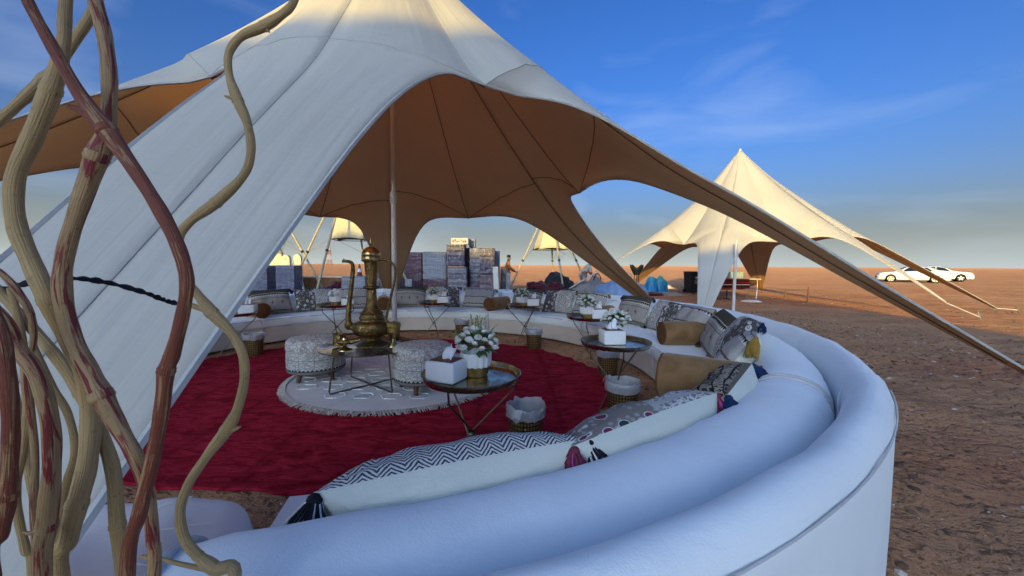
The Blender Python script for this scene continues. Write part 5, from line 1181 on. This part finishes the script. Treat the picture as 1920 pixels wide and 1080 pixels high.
def hand_chains(w, d, side):
    w, d = Vector(w), Vector(d).normalized(); s_ = d.cross(Vector((0, 0, 1))).normalized() if abs(d.z) < .9 else d.cross(Vector((0, 1, 0))).normalized(); n_ = d.cross(s_); ch = []
    palm = w+d*.06
    for k in range(4): b_ = w+d*.09+s_*(k-1.5)*.019; L = (.075, .085, .08, .062)[k]; ch.append([(*palm, .022), (*b_, .010), (*(b_+d*L*.5+n_*.008), .009), (*(b_+d*L+n_*.03), .007)])
    th = w+d*.03+s_*side*.035; ch.append([(*palm, .022), (*th, .012), (*(th+d*.04+s_*side*.015), .009)])
    return [[(*w, .024), (*palm, .022)]]+ch
t = thing('person', 'person in orange jacket and pale trousers standing by the wrapped stacks, arms reaching right', 'person', (-.24, 18.5, gh(-.24, 18.5)), 0, 'people working')
J = dict(pel=(0, 0, .93), ch=(.03, 0, 1.30), nk=(.06, 0, 1.47), hd=(.09, 0, 1.62))
legsP = [[(0, 0, .93, .13), (.02, -.10, .86, .10), (.03, -.11, .48, .065), (.0, -.11, .09, .045), (.14, -.12, .05, .04)], [(0, 0, .93, .13), (.0, .10, .86, .10), (-.02, .12, .48, .065), (-.08, .13, .09, .045), (.06, .14, .05, .04)]]
arms = [[(.03, 0, 1.36, .14), (.04, -.19, 1.38, .065), (.15, -.22, 1.13, .05), (.34, -.16, 1.02, .038)], [(.03, 0, 1.36, .14), (.04, .19, 1.38, .065), (.12, .20, 1.12, .05), (.33, .12, .98, .038)]]
bd = skin('body', [[(0, 0, .93, .13), (.01, 0, 1.12, .13), (.03, 0, 1.36, .14), (.06, 0, 1.49, .055), (.085, 0, 1.60, (.095, .08)), (.09, 0, 1.70, .075)]]+legsP+arms+[[(.085, 0, 1.60, .09), (.175, 0, 1.59, .018)]]+hand_chains(arms[0][-1][:3], (.8, .1, -.5), 1)+hand_chains(arms[1][-1][:3], (.8, -.1, -.5), -1), 'skin', t)
skin('jacket', [[(0, 0, .98, .16), (.01, 0, 1.12, .155), (.03, 0, 1.36, .165), (.05, 0, 1.45, .09)]]+[[(.03, 0, 1.36, .165)]+[(p[0], p[1], p[2], p[3]+.016) for p in a[1:]] for a in arms], 'orange_vest', t)
skin('trousers', [[(p[0], p[1], p[2], p[3]+.018) for p in l[:4]] for l in legsP], 'pale_cloth', t)
MB().ell((.075, 0, 1.70), (.10, .088, .075), 16, 10).build('hair', M['hair'], t)
t = thing('person', 'person in pale clothes bending down behind the blue plastic sheet', 'person', (3.15, 17.0, gh(3.15, 17.0)), 0, 'people working')
legsP = [[(0, 0, .88, .13), (.0, -.10, .80, .10), (.06, -.11, .45, .065), (.0, -.11, .09, .045), (.13, -.11, .05, .04)], [(0, 0, .88, .13), (-.02, .10, .80, .10), (.04, .12, .45, .065), (-.06, .13, .09, .045), (.07, .13, .05, .04)]]
arms = [[(.20, 0, 1.24, .14), (.24, -.18, 1.22, .065), (.30, -.20, .96, .05), (.42, -.14, .78, .038)], [(.20, 0, 1.24, .14), (.24, .18, 1.22, .065), (.32, .20, .96, .05), (.46, .10, .80, .038)]]
skin('body', [[(0, 0, .88, .13), (.09, 0, 1.06, .13), (.20, 0, 1.24, .14), (.29, 0, 1.34, .055), (.36, 0, 1.41, (.085, .085)), (.41, 0, 1.47, .07)]]+legsP+arms+[[(.36, 0, 1.41, .085), (.43, 0, 1.36, .018)]]+hand_chains(arms[0][-1][:3], (.4, .1, -.9), 1)+hand_chains(arms[1][-1][:3], (.4, -.1, -.9), -1), 'skin', t)
skin('shirt', [[(.02, 0, .92, .155), (.09, 0, 1.06, .15), (.20, 0, 1.24, .16), (.26, 0, 1.31, .09)]]+[[(.20, 0, 1.24, .16)]+[(p[0], p[1], p[2], p[3]+.016) for p in a[1:3]] for a in arms], 'pale_cloth', t)
skin('trousers', [[(p[0], p[1], p[2], p[3]+.018) for p in l[:4]] for l in legsP], 'grey_cloth', t)
MB().ell((.39, 0, 1.475), (.09, .085, .075), 16, 10).build('head_scarf', M['maroon_cloth'], t)
t = thing('cart_wheel', 'thin bicycle style wheel standing beside the bent worker', 'wheel', (3.55, 16.0, .0), .9)
MB().tube([(.34*math.cos(q*PI/20), 0, .62+.34*math.sin(q*PI/20)) for q in range(41)], .022, 7).build('tyre', M['rubber'], t)
for q in range(8): MB().tube([(0, 0, .62), (.33*math.cos(q*PI/4), 0, .62+.33*math.sin(q*PI/4))], .005, 4).build('spoke', M['steel'], t)
MB().tube([(0, -.05, .62), (0, .05, .62)], .03, 8).build('hub', M['steel'], t); MB().tube([(0, .06, .62), (.05, .15, -.02)], .02, 6).build('stand', M['steel'], t)
# crown shaped fire bowls on tripods
t = thing('fire_bowl', 'crown shaped green metal brazier on three legs beyond the far tent leg', 'brazier', (4.6, 14.2, gh(4.6, 14.2)), .3)
mb_ = MB(); N_ = 36; vs = []
for j, (r_, z) in enumerate(((.10, .96), (.13, 1.02), (.18, 1.12), (.23, 1.22))):
    for k in range(N_):
        a = 2*PI*k/N_; zz = z+(.13*(abs(math.cos(2*a))**5) if j == 3 else 0); vs.append(((r_+(.05*(abs(math.cos(2*a))**5) if j == 3 else 0))*math.cos(a), (r_+(.05*(abs(math.cos(2*a))**5) if j == 3 else 0))*math.sin(a), zz))
mb_.add(vs, [(j*N_+k, j*N_+(k+1) % N_, (j+1)*N_+(k+1) % N_, (j+1)*N_+k) for j in range(3) for k in range(N_)]+[tuple(range(N_-1, -1, -1))]); o = mb_.build('bowl', M['green_metal'], t); o.modifiers.new('thick', 'SOLIDIFY').thickness = .012
for k in range(3): a = k*2.094; MB().tube([(.08*math.cos(a), .08*math.sin(a), .97), (.16*math.cos(a), .16*math.sin(a), 0)], .014, 7).build('leg', M['green_metal'], t)
t = thing('folding_chair', 'small pale folding chair beside the brazier', 'chair', (4.35, 14.9, gh(4.35, 14.9)), -.5)
MB().bbox((0, 0, .45), (.4, .4, .03), .01).build('seat', M['white_plastic'], t); MB().bbox((0, .19, .82), (.4, .025, .28), .01).build('backrest', M['white_plastic'], t)
for sx in (-1, 1): MB().tube([(sx*.2, .2, .98), (sx*.2, .19, .45), (sx*.2, -.22, 0)], .014, 7).build('leg', M['steel'], t); MB().tube([(sx*.18, -.18, .45), (sx*.18, .24, 0)], .014, 7).build('leg', M['steel'], t)
# wheelie bin
t = thing('wheelie_bin', 'black wheeled rubbish bin with recycling mark beside the second tent', 'bin', (8.62, 18.3, gh(8.62, 18.3)), .12)
b = MB(); b.box((0, 0, .50), (.50, .56, .92), None, 1.14); b.build('body', M['black_plastic'], t, False)
MB().bbox((0, -.02, .995), (.62, .70, .06), .02).build('lid', M['black_plastic'], t)
for sx in (-1, 1): MB().lathe([(.0005, -.03), (.09, -.03), (.10, -.02), (.10, .02), (.09, .03), (.0005, .03)], 18, M4=TR(sx*.27, .25, .10, 0, 0, PI/2)).build('wheel', M['rubber'], t)
MB().tube([(-.22, .34, .9), (-.22, .38, .95), (.22, .38, .95), (.22, .34, .9)], .015, 6).build('handle', M['black_plastic'], t)
fy = lambda z: -(.28*(1+.14*(z-.04)/.92))-.004
MB().tube([(.075*math.cos(q*PI/12)-.02, fy(.55+.09*math.sin(q*PI/12)), .55+.09*math.sin(q*PI/12)) for q in range(25)], .007, 5).build('recycling_ring', M['white_board'], t)
MB().add([(-.055, fy(.52), .52), (.015, fy(.52), .52), (-.02, fy(.59), .59)], [(0, 1, 2)]).build('recycling_arrow', M['white_board'], t, False)
MB().add([(-.09, fy(.71)-.002, .71), (.06, fy(.71)-.002, .71), (.07, fy(.76)-.002, .76), (-.07, fy(.78)-.002, .78)], [(0, 1, 2, 3)]).build('printed_label', M['white_board'], t, False)
# trestle table with striped red cloth, cooler and jug
t = thing('trestle_table', 'folding table under a red striped kilim beside the second tent', 'table', (8.75, 15.5, gh(8.75, 15.5)), .06)
MB().bbox((.12, 0, .79), (1.95, .75, .04), .01).build('top', M['white_plastic'], t)
mb_ = MB(); vs = []; N_ = 30
for i in range(N_+1):
    x_ = -.85+1.45*i/N_
    for j, (yy, zz) in enumerate(((.39, .60), (.388, .815), (-.385, .817), (-.395, .78), (-.40, .66), (-.405, .52), (-.41, .40))): vs.append((x_+.01*math.sin(j*2+i), yy-.02*math.sin(i*1.3)*(j > 3)*(j-3)/3, zz+(.02*math.sin(i*.5) if j == 6 else 0)))
mb_.add(vs, [(i*7+j, i*7+j+1, (i+1)*7+j+1, (i+1)*7+j) for i in range(N_) for j in range(6)]); mb_.build('kilim', M['kilim_red'], t)
for sx in (-.75, .98): MB().tube([(sx, -.3, .77), (sx+.02, -.3, .4), (sx-.05, -.34, 0)], .014, 6).build('leg', M['steel'], t); MB().tube([(sx, .3, .77), (sx+.05, .34, 0)], .014, 6).build('leg', M['steel'], t)
MB().ell((.92, 0, .66), (.2, .3, .16), 16, 8).build('slung_bag', M['brown_cloth'], t)
t = thing('cool_box', 'pale aqua cool box on the red covered table', 'cool box', (8.98, 15.55, .82), .06); MB().bbox((0, 0, .11), (.56, .36, .22), .02).build('tub', M['cool'], t); MB().bbox((0, 0, .245), (.58, .38, .05), .015).build('lid', M['cool'], t)
t = thing('jug', 'small cream jug beside the cool box', 'jug', (8.52, 15.5, .82)); MB().lathe([(.0005, 0), (.07, 0), (.075, .02), (.07, .14), (.045, .19), (.05, .21)], 18).build('body', M['white_board'], t); MB().tube([(.06, 0, .15), (.11, 0, .14), (.10, 0, .06), (.07, 0, .04)], .009, 6).build('handle', M['white_board'], t)
t = thing('low_bench', 'low bench with black metal legs in front of the red covered table', 'bench', (8.0, 14.9, gh(8.0, 14.9)), .1)
MB().bbox((0, 0, .40), (1.1, .36, .04), .01).build('seat', M['brown_board'], t)
for sx in (-.35, 0, .38): MB().tube([(sx, 0, .38), (sx, 0, .04)], .022, 6).build('leg', M['darkrod'], t); MB().tube([(sx, -.2, .03), (sx, .2, .03)], .02, 6).build('foot_bar', M['darkrod'], t)
# marker posts and rope line
for lab, x, y, h in (('rusty steel marker post at the shade edge, the taller of the two', 10.36, 13.44, .62), ('short bent marker post behind the rope line', 11.1, 15.6, .42)):
    t = thing('marker_post', lab, 'post', (x, y, gh(x, y)), 0, 'marker posts'); MB().tube([(0, 0, -.1), (.04, 0, h)], .022, 7).build('rod', M['brown_board'], t); MB().ell((0, 0, .0), (.16, .1, .05), 10, 6).build('mound', M['sand'], t)
t = thing('rope_line', 'slack rope line running along the shade edge from table to right', 'rope', (0, 0, 0)); P_ = [(9.7, 17.2, .35), (10.36, 13.46, .46), (11.1, 15.6, .3), (16, 13.5, .25), (24, 12.0, .2)]
MB().tube(smoothpath([(9.6, 17.3, .5), (10.0, 15.3, .38), (10.39, 13.46, .5)], 6), .006, 5).build('span', M['brown_board'], t); MB().tube(smoothpath([(10.39, 13.46, .5), (12.6, 12.6, .26), (15.0, 11.5, .10)], 6), .006, 5).build('span', M['brown_board'], t)
# far lattice mast
t = thing('lattice_mast', 'faint red and white lattice mast on the horizon', 'mast', (-190, 400, 0))
for q in range(5):
    m_ = M['tower_red'] if q % 2 == 0 else M['tower_white']; z0, z1 = q*5.2, (q+1)*5.2; w0, w1 = 2.2-.36*q, 2.2-.36*(q+1); mb_ = MB(); c4 = [(-1, -1), (1, -1), (1, 1), (-1, 1)]
    for k in range(4):
        a, b = c4[k], c4[(k+1) % 4]; mb_.tube([(a[0]*w0, a[1]*w0, z0), (a[0]*w1, a[1]*w1, z1)], .16, 4); mb_.tube([(a[0]*w0, a[1]*w0, z0), (b[0]*w1, b[1]*w1, z1)], .11, 4); mb_.tube([(b[0]*w0, b[1]*w0, z0), (a[0]*w1, a[1]*w1, z1)], .11, 4); mb_.tube([(a[0]*w1, a[1]*w1, z1), (b[0]*w1, b[1]*w1, z1)], .11, 4)
    mb_.build('lattice_stage', m_, t, weld=False)
MB().tube([(0, 0, 26), (0, 0, 30)], .12, 5).build('aerial', M['tower_red'], t)
# cars
def car(label, x, y, rz):
    t = thing('parked_car', label, 'car', (x, y, gh(x, y)), rz, 'white cars parked on the sand')
    xs = [-2.28, -2.22, -2.05, -1.8, -1.55, -1.35, -1.1, -.8, -.45, 0, .4, .75, 1.05, 1.35, 1.65, 1.9, 2.1, 2.25, 2.32]
    belt = [(-2.28, .62), (-2.1, .80), (-1.7, .88), (-.8, .93), (.5, .97), (1.4, 1.0), (2.1, 1.0), (2.32, .85)]            # front at -x
    roof = [(-2.28, .63), (-2.1, .82), (-1.7, .90), (-1.05, .98), (-.45, 1.32), (.0, 1.45), (.5, 1.46), (.9, 1.40), (1.4, 1.20), (1.75, 1.07), (2.15, 1.03), (2.32, .86)]
    hw = [(-2.28, .62), (-2.15, .78), (-1.7, .87), (0, .90), (1.6, .88), (2.15, .80), (2.32, .68)]
    def sect(x_):
        b, r_, w = interp(x_, smooth_tab(belt, 4)), interp(x_, smooth_tab(roof, 4)), interp(x_, smooth_tab(hw, 4)); g_ = max(.0, r_-b); wr = w*.93-.42*min(.5, g_)
        lo = .20; arch = 0
        for wx in (-1.38, 1.37):
            d_ = abs(x_-wx)
            if d_ < .38: lo = max(lo, .20+math.sqrt(.38**2-d_*d_)*1.25)
        return [(w*.80, lo), (w*.99, lo+.05), (w*1.0, max(lo+.1, .52)), (w*.985, max(lo+.14, b-.10)), (w*.93, max(lo+.16, b)), (wr+.02, max(lo+.17, r_-.05 if g_ > .1 else r_-.01)), (wr*.8, max(lo+.18, r_)), (0.001, max(lo+.19, r_+.025))]
    xx = []
    for a, b in zip(xs[:-1], xs[1:]): xx += [a, (a+b)/2]
    xx.append(xs[-1]); xx += [-1.38-.385, -1.38+.385, 1.37-.385, 1.37+.385, -1.66, -1.1, 1.65, 1.09]; xx = sorted(set(round(q, 3) for q in xx)); mb_ = MB()
    for sg in (1, -1):
        vs = [(x_, sg*p[0], p[1]) for x_ in xx for p in sect(x_)]; fs = []
        for i in range(len(xx)-1):
            for j in range(7): f = (i*8+j, i*8+j+1, (i+1)*8+j+1, (i+1)*8+j); fs.append(f if sg < 0 else f[::-1])
        mb_.add(vs, fs); n_ = len(xx)-1
        mb_.add([vs[j] for j in range(8)]+[(xx[0], 0, vs[0][2])], [(0, 1, 2, 3, 4, 5, 6, 7, 8)]); mb_.add([vs[n_*8+j] for j in range(8)]+[(xx[-1], 0, vs[n_*8][2])], [(0, 1, 2, 3, 4, 5, 6, 7, 8)])
    body = mb_.build('body', M['car'], t)
    def win(name, x0, x1, lo, hi, sg, slant0=0., slant1=0.):
        vs = []; n_ = 8
        for i in range(n_+1):
            f = i/n_
            for e in (0, 1):
                x_ = (x0+(slant0 if e else 0))+((x1+(slant1 if e else 0))-(x0+(slant0 if e else 0)))*f; s_ = sect(x_); a, b = s_[4], s_[5]; q = lo if e == 0 else hi
                vs.append((x_, sg*(a[0]+(b[0]-a[0])*q+.03), a[1]+(b[1]-a[1])*q))
        MB().add(vs, [(2*i, 2*i+1, 2*i+3, 2*i+2) for i in range(n_)]).build(name, M['glass'], body, False)
    for sg in (1, -1): win('side_window', -.72, .20, .12, .90, sg, .42, 0.); win('side_window', .27, 1.22, .12, .90, sg, 0., -.35)
    def screen(name, x0, x1):
        vs = []; n_ = 6
        for i in range(n_+1):
            x_ = x0+(x1-x0)*i/n_; s_ = sect(x_); w = s_[6][0]*.98
            vs += [(x_, -w, s_[6][1]+.03), (x_, 0, s_[7][1]+.028), (x_, w, s_[6][1]+.03)]
        MB().add(vs, [(3*i+j, 3*i+j+1, 3*i+j+4, 3*i+j+3) for i in range(n_) for j in range(2)]).build(name, M['glass'], body)
    screen('windscreen', -.98, -.36); screen('rear_window', .95, 1.55)
    for sg in (1, -1):
        MB().ell((-2.10, sg*.62, .70), (.16, .17, .075), 12, 6).build('headlight', M['lamp_clear'], body); MB().ell((2.24, sg*.60, .82), (.08, .18, .07), 12, 6).build('tail_light', M['lamp_red'], body)
        MB().ell((-.62, sg*1.0, 1.0), (.07, .10, .07), 10, 6).build('mirror', M['car'], body)
        for wx in (-1.38, 1.37):
            w = MB().lathe([(.20, -.10), (.30, -.105), (.325, -.08), (.325, .08), (.30, .105), (.20, .10)], 28, M4=TR(wx, sg*.80, .325, 0, PI/2)).build('wheel', M['rubber'], t)
            MB().lathe([(.0005, .0), (.06, .0), (.20, .0), (.215, .02)], 24, M4=TR(wx, sg*.885, .325, 0, PI/2)).build('rim_disc', M['darkrod'], w)
            sp_ = MB()
            for k in range(5): a = k*1.2566; sp_.box((0, 0, 0), (.055, .02, .19), TR(wx+.105*math.sin(a), sg*.898, .325+.105*math.cos(a)) @ Matrix.Rotation(a, 4, 'Y'))
            sp_.tube([(wx+.21*math.cos(q*PI/10), sg*.895, .325+.21*math.sin(q*PI/10)) for q in range(21)], .02, 5); sp_.build('rim', M['rim'], w, weld=False)
        MB().box((.05, sg*.905, .74), (.14, .012, .022)).build('door_handle', M['rim'], body, False); MB().box((.75, sg*.903, .76), (.14, .012, .022)).build('door_handle', M['rim'], body, False)
    MB().bbox((-2.27, 0, .48), (.06, .9, .16), .02).build('grille', M['black_plastic'], body)
    return t
car('white saloon car facing left, the nearer one behind the tent guy straps', 35.8, 34.5, -.66)
car('white saloon car facing right, partly hidden behind the other car', 41.7, 37.7, -.66+PI)
